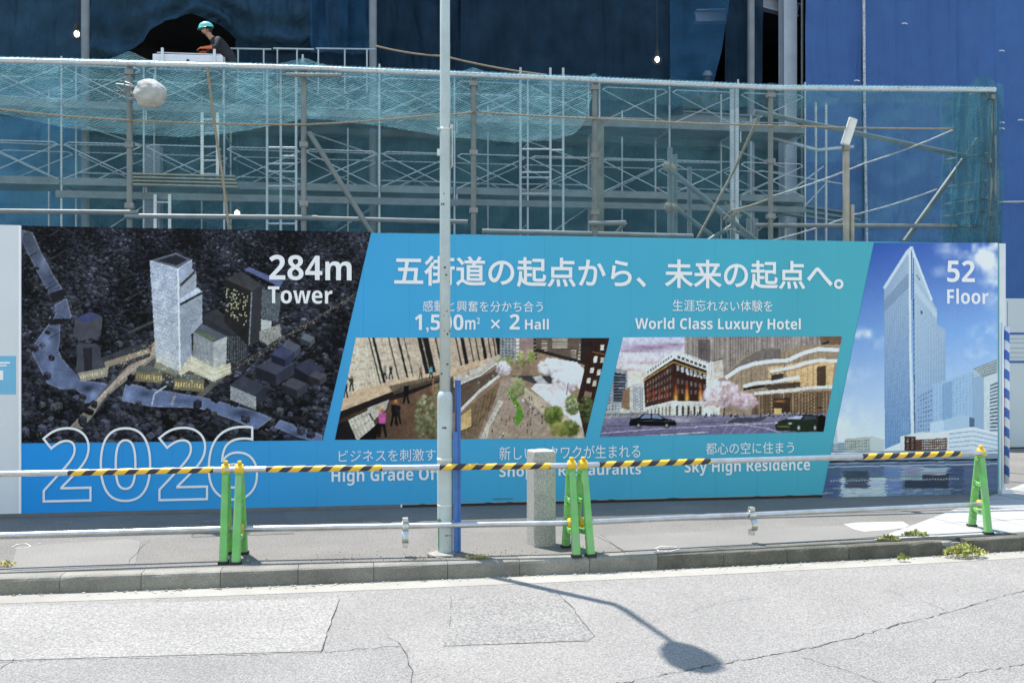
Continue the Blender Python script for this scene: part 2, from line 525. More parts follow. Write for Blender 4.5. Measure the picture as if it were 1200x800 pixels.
def crack(name, pts, w, on_road=True, dz=.0055, m=M_CRACK, jit=1.0, parent=None):
    """a ragged dark crack: a thin flat strip of uneven width"""
    P = []
    for (ax, ay), (bx, by) in zip(pts, pts[1:]):
        n = max(2, int(math.hypot(bx - ax, by - ay) / 5))
        for i in range(n):
            P.append((ax + (bx - ax) * i / n, ay + (by - ay) * i / n))
    P.append(pts[-1])
    b = MB()
    prev = None
    for i, (px, py) in enumerate(P):
        p = G(px, py, ROAD_Z + .02 if on_road else 0)
        p = Vector((p.x + random.gauss(0, .006) * jit, p.y + random.gauss(0, .012) * jit, 0))
        p.z = (road_z(p) if on_road else 0) + dz
        a, c = P[max(0, i - 1)], P[min(len(P) - 1, i + 1)]
        ga, gc = G(*a), G(*c)
        t = (gc - ga); t.z = 0; t.normalize()
        nn = Vector((-t.y, t.x, 0))
        ww = w * .34 * random.uniform(.25, 1.3)
        if prev: b.quad(prev[1], prev[0], p + nn * ww, p - nn * ww)
        prev = (p + nn * ww, p - nn * ww)
    o = b.build(name, m, parent or (road if on_road else pave))
    if o.data.polygons[0].normal.z < 0: o.data.flip_normals()
    return o
crack('crack', [(700, 802), (760, 792), (830, 777), (890, 767), (950, 757), (1000, 744), (1060, 728), (1110, 716), (1200, 689), (1300, 655)], .014)
crack('crack', [(-30, 775), (60, 771), (170, 768), (376, 762)], .008)
crack('crack', [(376, 762), (398, 700)], .008)
crack('crack', [(376, 762), (470, 754), (476, 765), (482, 782), (484, 810)], .010)
crack('crack', [(455, 744), (470, 754)], .006)
crack('crack', [(520, 755), (600, 752), (690, 748)], .005)
crack('crack', [(655, 694), (672, 712), (697, 743)], .008)
crack('crack', [(940, 768), (990, 783), (1040, 800)], .006)
crack('crack', [(1040, 690), (1080, 702), (1110, 714)], .005)
crack('crack', [(760, 728), (840, 705), (900, 695)], .004)
crack('crack', [(1080, 800), (1140, 785), (1210, 775)], .008)
crack('crack', [(0, 782), (15, 770)], .007)
crack('crack', [(529, 697), (527, 735)], .004)
crack('crack', [(705, 627), (722, 640), (732, 648)], .006, False, .0035)
crack('crack', [(175, 632), (160, 648), (150, 660)], .006, False, .0035)
crack('crack', [(225, 628), (240, 610), (256, 598)], .006, False, .0035)
for pts, wd_ in (([(14, 641), (20, 638), (30, 637), (36, 640), (28, 643), (17, 643)], .012), ([(38, 638), (47, 637)], .014), ([(768, 643), (776, 640), (790, 641), (797, 643), (786, 646), (772, 646), (768, 643)], .022),
                 ([(60, 613), (85, 612)], .012), ([(238, 611), (275, 609)], .012), ([(722, 598), (732, 598)], .01)):
    crack('paint_mark', pts, wd_, False, .005, M_PAINT, .3)
for pts in ([(425, 611), (431, 609), (437, 612), (445, 609), (452, 611)], [(553, 613), (560, 615), (571, 614)], [(265, 608), (275, 611)]):
    crack('paint_mark', pts, .008, False, .005, M_YPAINT, .3)
# grit and pale chips swept against the kerb
gr = MB()
for i in range(420):
    xx = random.uniform(-4.5, 6.2); dd = -abs(random.gauss(.0, .05)) - .01
    p = koff(xx, dd, ROAD_Z + .004); s_ = random.uniform(.003, .011)
    gr.box(p, s_, s_ * .8, s_ * .5, mi=random.choice((0, 0, 1)))
for i in range(220):
    xx = random.gauss(-.6, .6); dd = .18 + abs(random.gauss(0, .16))
    p = koff(xx, dd, .001); s_ = random.uniform(.002, .006)
    gr.box(p, s_, s_ * .8, s_ * .5, mi=random.choice((0, 1, 1)))
tag(gr.build('grit', [mat('pale_grit', (.42, .38, .32), .9), mat('brown_grit', (.2, .14, .08), .9)]), 'loose grit and dry litter along the foot of the kerb', 'grit', kind='stuff')
# ------------------------------------------------------------------ flat prints: small painted canvases turned into colour on a fine sheet
class Canvas:
    def __init__(s, x0, y0, x1, y1, k=2.0, base=(40, 42, 52)):
        s.x0, s.y0, s.k = x0, y0, k
        s.w = int((x1 - x0) * k) + 1; s.h = int((y1 - y0) * k) + 1
        s.a = np.empty((s.h, s.w, 3)); s.a[:] = base
        s.X, s.Y = np.meshgrid(x0 + (np.arange(s.w) + .5) / k, y0 + (np.arange(s.h) + .5) / k)
    def _box(s, xs, ys, pad=1):
        i0 = max(0, int((min(xs) - s.x0) * s.k) - pad); i1 = min(s.w, int((max(xs) - s.x0) * s.k) + 2 + pad)
        j0 = max(0, int((min(ys) - s.y0) * s.k) - pad); j1 = min(s.h, int((max(ys) - s.y0) * s.k) + 2 + pad)
        return i0, i1, j0, j1
    def poly(s, pts, col, al=1.0, tex=0.0):
        xs = [p[0] for p in pts]; ys = [p[1] for p in pts]
        i0, i1, j0, j1 = s._box(xs, ys)
        if i1 <= i0 or j1 <= j0: return
        X = s.X[j0:j1, i0:i1]; Y = s.Y[j0:j1, i0:i1]
        ins = np.zeros(X.shape, bool)
        n = len(pts)
        for i in range(n):
            ax, ay = pts[i]; bx, by = pts[(i + 1) % n]
            if ay == by: continue
            c = ((ay > Y) != (by > Y)) & (X < (bx - ax) * (Y - ay) / (by - ay) + ax)
            ins ^= c
        if not ins.any(): return
        reg = s.a[j0:j1, i0:i1]
        cc = col(X, Y) if callable(col) else np.broadcast_to(np.array(col, float), X.shape + (3,))
        if tex: cc = cc * (1 + tex * rng.standard_normal(X.shape))[..., None]
        reg[ins] = reg[ins] * (1 - al) + cc[ins] * al
    def line(s, pts, w, col, al=1.0):
        for (ax, ay), (bx, by) in zip(pts, pts[1:]):
            L = math.hypot(bx - ax, by - ay) or 1
            nx, ny = -(by - ay) / L * w / 2, (bx - ax) / L * w / 2
            s.poly([(ax + nx, ay + ny), (bx + nx, by + ny), (bx - nx, by - ny), (ax - nx, ay - ny)], col, al)
    def glow(s, cx, cy, r, col, al=1.0, ry=None):
        ry = ry or r
        i0, i1, j0, j1 = s._box([cx - 2.5 * r, cx + 2.5 * r], [cy - 2.5 * ry, cy + 2.5 * ry])
        if i1 <= i0 or j1 <= j0: return
        f = al * np.exp(-(((s.X[j0:j1, i0:i1] - cx) / r) ** 2 + ((s.Y[j0:j1, i0:i1] - cy) / ry) ** 2))[..., None]
        s.a[j0:j1, i0:i1] = s.a[j0:j1, i0:i1] * (1 - f) + np.array(col, float) * f
    def clumps(s, cx, cy, rx, ry, cols, n=60, sz=1.5):
        for _ in range(n):
            a = random.uniform(0, 6.283); q = math.sqrt(random.random())
            x, y = cx + rx * q * math.cos(a), cy + ry * q * math.sin(a)
            c = random.choice(cols); z = sz * random.uniform(.5, 1.3)
            sh = 1.12 - .3 * (y - cy + ry) / (2 * ry)
            s.glow(x, y, z, [v * sh for v in c], .8)
    def noise(s, cell, amp):
        h, w = max(2, int(s.h / s.k / cell)) + 2, max(2, int(s.w / s.k / cell)) + 2
        n = rng.standard_normal((h, w))
        yi = np.linspace(0, h - 1.001, s.h); xi = np.linspace(0, w - 1.001, s.w)
        y0 = yi.astype(int); x0 = xi.astype(int); fy = (yi - y0)[:, None]; fx = (xi - x0)[None]
        v = n[y0][:, x0] * (1 - fy) * (1 - fx) + n[y0 + 1][:, x0] * fy * (1 - fx) + n[y0][:, x0 + 1] * (1 - fy) * fx + n[y0 + 1][:, x0 + 1] * fy * fx
        return v * amp
    def sample(s, x, y):
        fx = np.clip((x - s.x0) * s.k - .5, 0, s.w - 1.001); fy = np.clip((y - s.y0) * s.k - .5, 0, s.h - 1.001)
        i = fx.astype(int); j = fy.astype(int); fx = (fx - i)[:, None]; fy = (fy - j)[:, None]
        a = s.a
        return a[j, i] * (1 - fx) * (1 - fy) + a[j, i + 1] * fx * (1 - fy) + a[j + 1, i] * (1 - fx) * fy + a[j + 1, i + 1] * fx * fy

def quadpt(q, s, t):                        # bilinear point in a photo quad tl, tr, br, bl
    (ax, ay), (bx, by), (cx, cy), (dx, dy) = q
    return ((ax * (1 - s) + bx * s) * (1 - t) + (dx * (1 - s) + cx * s) * t, (ay * (1 - s) + by * s) * (1 - t) + (dy * (1 - s) + cy * s) * t)

def windows(cv, q, nx, ny, col, frac=.6, lit=None, plit=0.0, al=1.0, fy=None):
    """rows of windows on a drawn wall (tl, tr, br, bl)"""
    fy = fy or frac
    for j in range(ny):
        for i in range(nx):
            a, b = (i + .5 - frac / 2) / nx, (i + .5 + frac / 2) / nx
            c, d = (j + .5 - fy / 2) / ny, (j + .5 + fy / 2) / ny
            cc = lit if (lit and random.random() < plit) else col
            if cc is None: continue
            k = random.uniform(.8, 1.15)
            cv.poly([quadpt(q, a, c), quadpt(q, b, c), quadpt(q, b, d), quadpt(q, a, d)], [v * k for v in cc], al)

def city_block(cv, x, y, w, tone, hgt):
    """one roof with its two walls, seen from the air"""
    a = random.choice((.55, .6, .5)) ; b = random.uniform(.35, .55)
    dx, dy = w * .9, w * .45 * random.uniform(.7, 1.2)
    ex, ey = w * .55 * random.uniform(.8, 1.5), -w * .38 * random.uniform(.8, 1.4)
    p = [(x, y), (x + dx, y + dy), (x + dx + ex, y + dy + ey), (x + ex, y + ey)]
    t = np.array(tone)
    cv.poly([p[0], p[1], (p[1][0], p[1][1] + hgt), (p[0][0], p[0][1] + hgt)], t * .55)
    cv.poly([p[1], p[2], (p[2][0], p[2][1] + hgt), (p[1][0], p[1][1] + hgt)], t * .8)
    cv.poly(p, t)

def grit(cv, a1=.05, a2=.05, a3=.04):
    """photographic unevenness at three sizes"""
    cv.a *= np.clip(1 + cv.noise(1.0, a1) + cv.noise(2.2, a2) + cv.noise(6, a3), .4, 1.7)[..., None]
    b_ = cv.a.copy()
    b_[1:-1, 1:-1] = (cv.a[:-2, 1:-1] + cv.a[2:, 1:-1] + cv.a[1:-1, :-2] + cv.a[1:-1, 2:]) / 4
    cv.a += (cv.a - b_) * .6
    np.clip(cv.a, 0, 255, out=cv.a)

def paint_aerial():
    cv = Canvas(18, 258, 446, 526, 2.0, (38, 40, 49))
    y = 258.0
    while y < 524:
        d = max(0, (y - 262) / 255)
        w = 2.3 + 4.2 * d
        x = 14.0
        while x < 446:
            v = (43 + 9 * math.sin(x * .045 + y * .03) + 7 * math.sin(x * .11 - y * .07)) + random.uniform(-20, 20)
            if random.random() < .12: v += random.uniform(15, 45)
            tint = random.uniform(0, 1)
            tone = (v * .98, v, v * (1.12 + .22 * tint))
            city_block(cv, x + random.uniform(-2, 2), y + random.uniform(-2, 2), w * random.uniform(.6, 1.25), tone, w * random.uniform(.25, .9))
            x += w * 1.15
        y += w * .48
    for _ in range(500):
        x = random.uniform(20, 440); y = random.uniform(300, 518)
        cv.glow(x, y, .5, random.choice([(190, 180, 160), (160, 165, 180), (210, 190, 150)]), random.uniform(.2, .7))
    cv.a *= np.clip(1 + cv.noise(26, .16), .5, 1.5)[..., None]
    # streets
    cv.line([(440, 330), (372, 372), (320, 402), (262, 440), (225, 474)], 2.2, (74, 71, 74), .8); cv.line([(262, 440), (222, 474)], 6, (110, 104, 100), .8)
    cv.line([(150, 390), (190, 372), (215, 360)], 3, (70, 70, 76))
    # river
    def water(X, Y):
        t = np.clip((Y - 270) / 200, 0, 1)[..., None]
        return (1 - t) * np.array((74, 80, 100)) + t * np.array((98, 110, 152))
    for poly in ([(26, 270), (38, 273), (49, 298), (62, 322), (75, 342), (59, 347), (43, 316), (26.6, 284)],
                 [(64, 358), (78, 350), (83, 370), (82, 374), (63, 374), (66, 366)],
                 [(58, 379), (70, 379), (70, 398), (68, 410), (72, 420), (90, 440), (96, 446), (122, 449), (130, 455), (112, 470), (100, 472), (96, 462), (88, 455), (70, 455), (56, 449), (47, 432), (38, 414), (41, 402)],
                 [(148, 449), (180, 456), (240, 466), (262, 472), (300, 482), (318, 490), (300, 503), (270, 490), (234, 478), (219, 477), (177, 476), (143, 469)],
                 [(328, 492), (352, 500), (378, 510), (376, 518), (350, 512), (322, 500)]):
        cv.poly(poly, water)
        cv.line(poly + [poly[0]], 1.2, (170, 176, 200), .45)
    cv.glow(105, 455, 10, (30, 33, 45), .75, 5); cv.glow(170, 461, 8, (40, 46, 66), .6, 4); cv.glow(285, 484, 14, (38, 42, 60), .7, 5); cv.glow(350, 508, 14, (60, 66, 90), .6, 4); cv.glow(66, 365, 5, (90, 100, 140), .5)
    cv.poly([(58, 344), (75, 338), (79, 345), (63, 356)], (38, 38, 46)); cv.poly([(56, 374), (84, 373), (84, 379), (58, 381)], (36, 36, 42))
    # lit bridge and avenue
    cv.poly([(183, 398), (200, 404), (128, 462), (112, 483), (96, 503), (82, 500), (108, 472), (138, 440)], (132, 120, 112), 1, .05)
    cv.poly([(184, 403), (194, 406), (128, 456), (113, 474), (106, 472), (140, 440)], (176, 152, 140), 1, .05)
    cv.glow(200, 425, 60, (150, 140, 132), .22, 22); cv.glow(205, 440, 34, (190, 172, 146), .25, 9)
    cv.line([(138, 440), (108, 472)], 2.2, (84, 82, 84)); cv.line([(128, 461), (113, 482)], 2, (74, 72, 76))
    for _ in range(70):
        t = random.random(); cv.glow(188 - t * 80 + random.uniform(-5, 5), 404 + t * 70, .6, (235, 214, 190), .6)
    cv.line([(178, 474), (181, 461), (195, 452)], 1.6, (170, 176, 196)); cv.line([(205, 463), (201, 474)], 3, (150, 150, 158))
    # crowded banks: blocks break up the shoreline everywhere
    banks = [(30, 292), (40, 318), (52, 344), (56, 360), (52, 386), (34, 408), (36, 424), (44, 442), (56, 456), (74, 461), (92, 466), (52, 296), (66, 320), (80, 336), (88, 356), (78, 384), (78, 400), (78, 414), (88, 430), (104, 478), (130, 474), (146, 474), (160, 479), (180, 482), (200, 484), (220, 486), (240, 486), (262, 494), (280, 500), (300, 508), (150, 447), (170, 450), (250, 462), (275, 468), (300, 474), (320, 482), (345, 492), (365, 500)]
    for (x, y) in banks:
        for _ in range(2):
            d = (y - 262) / 255; w = (2.2 + 4 * d) * random.uniform(.6, 1.3); v = random.uniform(34, 80)
            city_block(cv, x + random.gauss(-2, 3), y + random.gauss(0, 2.5), w, (v, v * 1.01, v * 1.16), w * random.uniform(.4, 1.1))
    for _ in range(150):
        x, y = random.uniform(22, 400), random.uniform(400, 514)
        if 140 < x < 275 and y < 470: continue
        if 60 < x < 135 and y < 470: continue
        w = random.uniform(4, 7.5); v = random.uniform(40, 92)
        city_block(cv, x, y, w, (v, v * 1.0, v * random.uniform(1.08, 1.35)), w * random.uniform(.5, 1.2))
        if random.random() < .6:
            for q in range(6): cv.glow(x + random.uniform(0, w), y + random.uniform(.3, 1) * w, .45, (170, 160, 140), .6)
    for _ in range(260):                    # tiny streets and courts between the far roofs
        x, y = random.uniform(20, 440), random.uniform(262, 420)
        if 170 < x < 240 and y > 290: continue
        ln = random.uniform(4, 16); sgn = random.choice((-.55, .5)); cv.line([(x, y), (x + ln, y + ln * sgn)], random.uniform(.5, 1.2), random.choice([(16, 17, 22), (20, 21, 27), (74, 76, 84)]), .7)
    for x, y, r, ry in ((66, 396, 5, 12), (86, 436, 7, 6), (45, 425, 4, 10), (30, 285, 4, 10), (60, 330, 4, 10), (215, 470, 16, 3)): cv.glow(x, y, r, (58, 66, 92), .5, ry)
    for x, y in ((55, 400), (60, 430), (110, 462), (150, 462), (52, 308)): cv.glow(x, y, 5, (150, 168, 220), .5, 7)
    # small low palaces by the water
    for (x, y, w, h) in ((160, 431, 30, 15), (205, 440, 34, 16)):
        cv.poly([(x, y), (x + w, y + 3), (x + w, y + 3 + h), (x - 2, y + h)], (120, 108, 84)); cv.poly([(x + 3, y - 3), (x + w - 2, y), (x + w + 1, y + 5), (x - 1, y + 4)], (86, 92, 90))
        windows(cv, [(x, y + 5), (x + w, y + 8), (x + w, y + h + 1), (x - 1, y + h - 1)], 11, 1, (205, 176, 118), .5, fy=.6)
    # riverside blocks left of the avenue
    for q, top in (([(88, 432), (100, 415), (118, 418), (128, 428), (126, 440), (92, 444)], (72, 74, 84)), ([(120, 418), (160, 404), (178, 404), (176, 418), (150, 428), (122, 430)], (62, 64, 72))):
        cv.poly(q, top)
    cv.poly([(88, 374), (108, 366), (120, 371), (118, 394), (92, 400), (86, 388)], (74, 74, 86)); cv.poly([(88, 373), (106, 365), (119, 370), (100, 379)], (62, 70, 112))
    cv.poly([(90, 404), (112, 402), (118, 408), (118, 434), (96, 438), (90, 430)], (70, 72, 84)); cv.poly([(97, 408), (108, 407), (108, 434), (99, 436)], (44, 44, 52))
    cv.poly([(91, 437), (127, 430), (126, 441), (95, 447)], (150, 140, 126))
    windows(cv, [(92, 438), (126, 431), (126, 440), (95, 446)], 12, 1, (210, 190, 150), .45)
    cv.poly([(122, 424), (175, 408), (177, 413), (124, 431)], (146, 130, 112))
    # dark tower with lit windows, and its low neighbour
    cv.poly([(237, 371), (252, 362), (290, 384), (290, 420), (274, 430), (266, 426), (264, 396), (240, 384)], (50, 52, 60)); cv.poly([(237, 371), (252, 362), (290, 384), (276, 392)], (58, 58, 64))
    windows(cv, [(267, 394), (276, 394), (276, 426), (267, 424)], 4, 12, (112, 120, 124), .5); windows(cv, [(277, 394), (289, 386), (289, 418), (277, 427)], 5, 12, (96, 104, 108), .5)
    cv.poly([(264, 327), (295, 341), (291, 405), (263, 378)], (42, 40, 42)); cv.poly([(295, 341), (307.5, 334), (305, 399), (290, 406)], (56, 56, 62))
    cv.poly([(264, 327), (283, 318), (307.5, 334), (295, 341)], (66, 66, 72)); cv.line([(295, 342), (292, 404)], 1.4, (120, 126, 140))
    windows(cv, [(265, 334), (291, 346), (289, 384), (264, 366)], 13, 13, None, .55, (236, 214, 160), .42)
    cv.poly([(307, 338), (330, 344), (326, 378), (306, 372)], (84, 90, 98), 1, .2); cv.poly([(306, 374), (318, 376), (318, 388), (306, 388)], (176, 178, 180)); cv.poly([(304, 388), (328, 380), (330, 394), (314, 404), (304, 398)], (140, 138, 134), 1, .15)
    cv.poly([(286, 316), (292, 313), (332, 330), (328, 336)], (92, 100, 150))
    # main tower
    def sil(X, Y):
        t = np.clip((Y - 305) / 130, 0, 1)[..., None]
        return (1 - t) * np.array((166, 174, 202)) + t * np.array((176, 178, 188))
    L_ = [(175.5, 305.5), (208.4, 315), (210.5, 436), (183, 423)]
    cv.poly(L_, sil, 1, .09)
    for j in range(26):
        t = j / 26; a = quadpt(L_, 0, t); b = quadpt(L_, 1, t); cv.line([a, b], .5, (108, 116, 140), .5)
    for i in range(12):
        a = quadpt(L_, i / 12, 0); b = quadpt(L_, i / 12, 1); cv.line([a, b], .4, (198, 204, 222), .35)
    for _ in range(160):
        a = quadpt(L_, random.random(), random.random() * .55 + .02); cv.glow(a[0], a[1], random.uniform(.8, 2), random.choice([(190, 198, 224), (122, 130, 162), (210, 216, 235)]), .5, .8)
    R_ = [(208.4, 315), (225, 304.5), (225, 314), (230, 319), (230, 337), (237, 341.6), (237, 384), (224, 391), (225, 416), (211.6, 436)]
    cv.poly(R_, (150, 156, 174), 1, .07); cv.poly([(209, 316), (225, 305), (225, 313), (210, 330)], (150, 158, 190)); cv.poly([(210, 356), (237, 342), (237, 344.5), (210, 359)], (40, 42, 52)); cv.poly([(211, 333), (228, 317), (229, 320), (211, 337)], (60, 60, 70)); cv.poly([(211, 350), (232, 337), (236, 341), (211, 355)], (190, 198, 224))
    for j in range(30):
        y = 362 + j * 2.4; cv.line([(210, y), (237 if y < 384 else 225, y - 12)], .4, (96, 102, 124), .5)
    cv.poly([(175.5, 305.5), (206, 296), (225, 304.5), (208.4, 315)], (96, 100, 118)); cv.poly([(183, 305.5), (206, 298.5), (220, 304.5), (207, 311)], (44, 46, 58))
    cv.line([(208.6, 315), (211, 436)], 2.0, (226, 231, 244)); cv.line([(175.5, 305.5), (208.4, 315), (225, 304.5)], .8, (190, 198, 220))
    # lower block and podium
    cv.poly([(227, 389), (236, 379), (266, 394), (250, 401)], (86, 90, 104)); cv.poly([(229, 389), (248, 399), (254, 397), (236, 388)], (92, 110, 84))
    cv.poly([(227, 389), (250, 401), (250, 431), (226, 417)], (142, 144, 152), 1, .05); cv.poly([(250, 401), (266, 394), (265, 427), (250, 432)], (168, 168, 172), 1, .05)
    for i in range(14):
        t = i / 14; cv.line([(227 + 23 * t, 390 + 11 * t), (226 + 24 * t, 417 + 14 * t)], .4, (96, 98, 108), .6)
    cv.poly([(224, 416), (250, 431), (270, 425), (271, 437), (250, 447), (222, 434), (212, 440), (208, 437)], (196, 182, 158), 1, .07); cv.line([(224, 421), (250, 437), (270, 430)], .9, (240, 232, 214)); cv.line([(220, 428), (250, 443), (270, 434)], .9, (236, 226, 204)); cv.poly([(183, 423), (210, 436), (206, 441), (180, 430)], (120, 120, 106))
    for _ in range(90): cv.glow(random.uniform(180, 270), random.uniform(420, 448), .7, (250, 236, 206), .7)
    cv.glow(240, 432, 20, (236, 216, 180), .35, 9); cv.glow(190, 425, 14, (220, 196, 160), .3, 8)
    for _ in range(120):
        t = random.random(); cv.glow(262 + 150 * t + random.gauss(0, 2), 440 - 92 * t + random.gauss(0, 2), .6, (226, 196, 150), .6)
    for _ in range(80):
        t = random.random(); cv.glow(140 + 45 * t + random.gauss(0, 3), 428 - 26 * t + random.gauss(0, 3), .7, (236, 206, 166), .6)
    # roofs of the right-hand district
    for (x, y, w, c) in ((330, 405, 16, (88, 90, 106)), (352, 396, 12, (100, 104, 118)), (300, 430, 26, (70, 72, 92)), (318, 415, 18, (66, 70, 104)), (345, 430, 22, (60, 62, 84)), (268, 452, 30, (62, 64, 80)), (330, 450, 20, (78, 76, 90)), (362, 440, 14, (84, 78, 90))):
        city_block(cv, x, y, w, c, w * .5)
    cv.poly([(270, 452), (300, 465), (300, 480), (270, 468)], (146, 146, 152), 1, .1)
    grit(cv, .03, .03, .05)
    return cv

def person_mark(cv, x, y, h, top, bot=(34, 32, 34)):
    cv.glow(x, y - h * .92, h * .075, (120, 92, 78), 1)
    cv.poly([(x - h * .13, y - h * .84), (x + h * .13, y - h * .84), (x + h * .1, y - h * .45), (x - h * .1, y - h * .45)], top)
    cv.line([(x - h * .04, y - h * .47), (x - h * .12, y)], h * .1, bot); cv.line([(x + h * .04, y - h * .47), (x + h * .13, y)], h * .1, bot)

def paint_terrace():
    cv = Canvas(388, 390, 720, 520, 2.4, (150, 122, 100))
    # tall glazed wall
    cv.poly([(388, 390), (590, 390), (590, 420), (540, 436), (470, 452), (396, 484), (380, 480)], lambda X, Y: np.stack([206 - (X - 400) * .12, 188 - (X - 400) * .16, 166 - (X - 400) * .16], -1))
    for i in range(46):
        x = 392 + i * 3.6; cv.line([(x, 390), (x + 12, 470 - i * .9)], .35, (150, 130, 112), .6)
    for j in range(7):
        y = 402 + j * 9; cv.line([(392, y + 6), (590, y - 6 + j * -1.5)], .5, (140, 122, 106), .6)
    for x, w in ((431, 1.6), (436, 3.2), (454, 1.6), (465, 2.6), (472, 1.2), (490, 5), (497, 7), (509, 1.8), (533, 2), (540, 4.5), (549, 1.5), (556, 1.5), (564, 4), (571, 1.5), (577, 1.5), (582, 5)):
        ln = 72 - (x - 430) * .28
        cv.line([(x, 390), (x + 18 - (x - 430) * .09, 390 + ln)], w, (46, 42, 42))
    cv.line([(399, 430), (414, 452)], 1.6, (50, 44, 42))
    for x in (497, 565): cv.glow(x, 409, 1, (225, 222, 214), .9)
    # upper floor with its dark edge, rail
    cv.poly([(400, 468), (420, 456), (470, 444), (520, 434), (585, 416), (585, 420), (530, 440), (470, 452), (456, 460), (400, 482)], (200, 168, 136))
    cv.poly([(396, 483), (456, 460), (520, 440), (520, 450), (470, 466), (440, 474), (394, 492)], (46, 40, 38))
    cv.poly([(394, 492), (440, 474), (470, 466), (520, 446), (520, 520), (388, 520)], lambda X, Y: np.stack([70 + (X - 390) * .42, 54 + (X - 390) * .30, 44 + (X - 390) * .22], -1))
    cv.poly([(408, 492), (432, 480), (440, 500), (420, 515), (416, 515)], (196, 184, 166)); 
    for i in range(6): cv.line([(410 + i * 4.4, 491 - i * 2.3), (420 + i * 4, 514 - i * 3)], .5, (120, 108, 98))
    cv.line([(409, 496), (434, 484)], .4, (120, 108, 98)); cv.line([(413, 504), (437, 491)], .4, (120, 108, 98))
    cv.poly([(388, 500), (408, 492), (418, 515), (388, 518)], (40, 36, 38)); cv.poly([(420, 515), (440, 498), (452, 486), (440, 515)], (32, 28, 28)); cv.poly([(430, 478), (456, 468), (452, 480), (438, 492)], (214, 208, 196), .7)
    cv.line([(433, 484), (437, 492)], 2, (40, 34, 34))
    cv.poly([(455, 452), (520, 438), (520, 444), (462, 462)], (96, 82, 70), .8)
    for x, y, h, c in ((451, 444, 16, (140, 130, 118)), (458, 444, 16, (60, 54, 56)), (405, 466, 19, (52, 50, 50)), (412, 458, 18, (62, 76, 60)), (476, 473, 25, (30, 28, 32)), (462, 499, 30, (34, 30, 32)), (466, 497, 26, (40, 36, 40)), (448, 512, 34, (196, 82, 150)), (505, 443, 15, (90, 166, 190)), (493, 443, 14, (150, 110, 90))):
        person_mark(cv, x, y, h, c)
    cv.glow(445, 479, 2.6, (214, 150, 90), .9); cv.glow(464, 470, 2, (220, 130, 70), .9)
    # planting
    cv.clumps(502, 490, 16, 28, [(112, 116, 80), (146, 148, 106), (84, 90, 58), (168, 164, 126)], 260, 1.7); cv.clumps(514, 462, 8, 14, [(110, 112, 80), (140, 138, 104)], 60, 1.6)
    cv.line([(508, 443), (507, 460), (514, 478)], 2, (150, 104, 84))
    # curved balcony and the glazed wall under it
    cv.poly([(520, 446), (585, 420), (588, 414), (586, 424), (560, 442), (532, 470), (530, 484), (520, 492)], (92, 76, 66))
    cv.poly([(531, 440), (560, 430), (584, 415), (587, 416), (583, 424), (560, 440), (532, 452)], (186, 172, 158)); cv.poly([(540, 452), (575, 436), (585, 430), (590, 433), (576, 446), (540, 478), (528, 486), (527, 462)], (104, 86, 74))
    for _ in range(24): cv.glow(random.uniform(535, 580), 0 + random.uniform(436, 462), 1.1, random.choice([(60, 50, 70), (210, 190, 176), (140, 90, 80)]), .8)
    cv.line([(532, 453), (562, 440), (584, 424)], 1.4, (236, 230, 222)); cv.line([(534, 486), (562, 458), (585, 440)], 3.4, (206, 196, 186))
    cv.poly([(536, 488), (586, 446), (582, 470), (566, 492), (560, 515), (530, 515)], (128, 104, 80)); 
    for i in range(9): cv.line([(538 + i * 5, 490 - i * 4.3), (536 + i * 4, 515 - i * 2)], .6, (84, 66, 54), .8)
    cv.poly([(537, 490), (552, 478), (552, 500), (538, 505)], (214, 174, 116), .9); cv.line([(537, 507), (560, 496), (582, 462)], .8, (88, 70, 56))
    # plaza
    cv.poly([(560, 515), (580, 470), (586, 446), (600, 440), (616, 452), (640, 480), (690, 515)], lambda X, Y: np.stack([166 - (515 - Y) * .1, 142 - (515 - Y) * .08, 122 + 0 * X], -1), 1, .02)
    cv.poly([(562, 515), (584, 468), (590, 470), (574, 500), (570, 515)], (196, 182, 166)); cv.poly([(592, 452), (600, 462), (610, 474), (614, 488), (606, 500), (602, 492), (606, 480), (598, 466)], (96, 140, 52), 1, .1)
    cv.poly([(612, 452), (640, 470), (690, 506), (688, 515), (676, 515), (636, 484), (610, 462)], (186, 166, 142))
    cv.poly([(598, 440), (690, 440), (690, 450), (660, 448), (640, 449), (625, 449)], (70, 66, 70)); cv.poly([(624, 441), (634, 440), (642, 449), (632, 451)], (180, 176, 174))
    cv.poly([(622, 455), (628, 449), (660, 450), (670, 462), (690, 482), (690, 506), (640, 470)], (222, 208, 206)); cv.glow(644, 456, 10, (216, 178, 180), .7, 4)
    for _ in range(44): person_mark(cv, random.uniform(568, 640), random.uniform(466, 514), random.uniform(3, 5.5), random.choice([(60, 50, 50), (210, 205, 200), (170, 70, 60), (60, 60, 90)]))
    for _ in range(26): t = random.random(); cv.glow(612 + 26 * t, 468 + 22 * t, 1, random.choice([(230, 228, 222), (70, 66, 70)]), .8)
    # far buildings
    cv.poly([(586, 390), (604, 390), (604, 424), (586, 420)], (150, 150, 150)); windows(cv, [(587, 392), (603, 392), (603, 420), (587, 418)], 4, 8, (96, 98, 104), .55)
    cv.poly([(604, 390), (630, 390), (630, 424), (604, 424)], (150, 124, 118)); windows(cv, [(604, 396), (609, 396), (609, 422), (604, 422)], 1, 6, (228, 222, 214), .7); windows(cv, [(624, 396), (630, 396), (630, 422), (624, 422)], 1, 6, (60, 56, 58), .7)
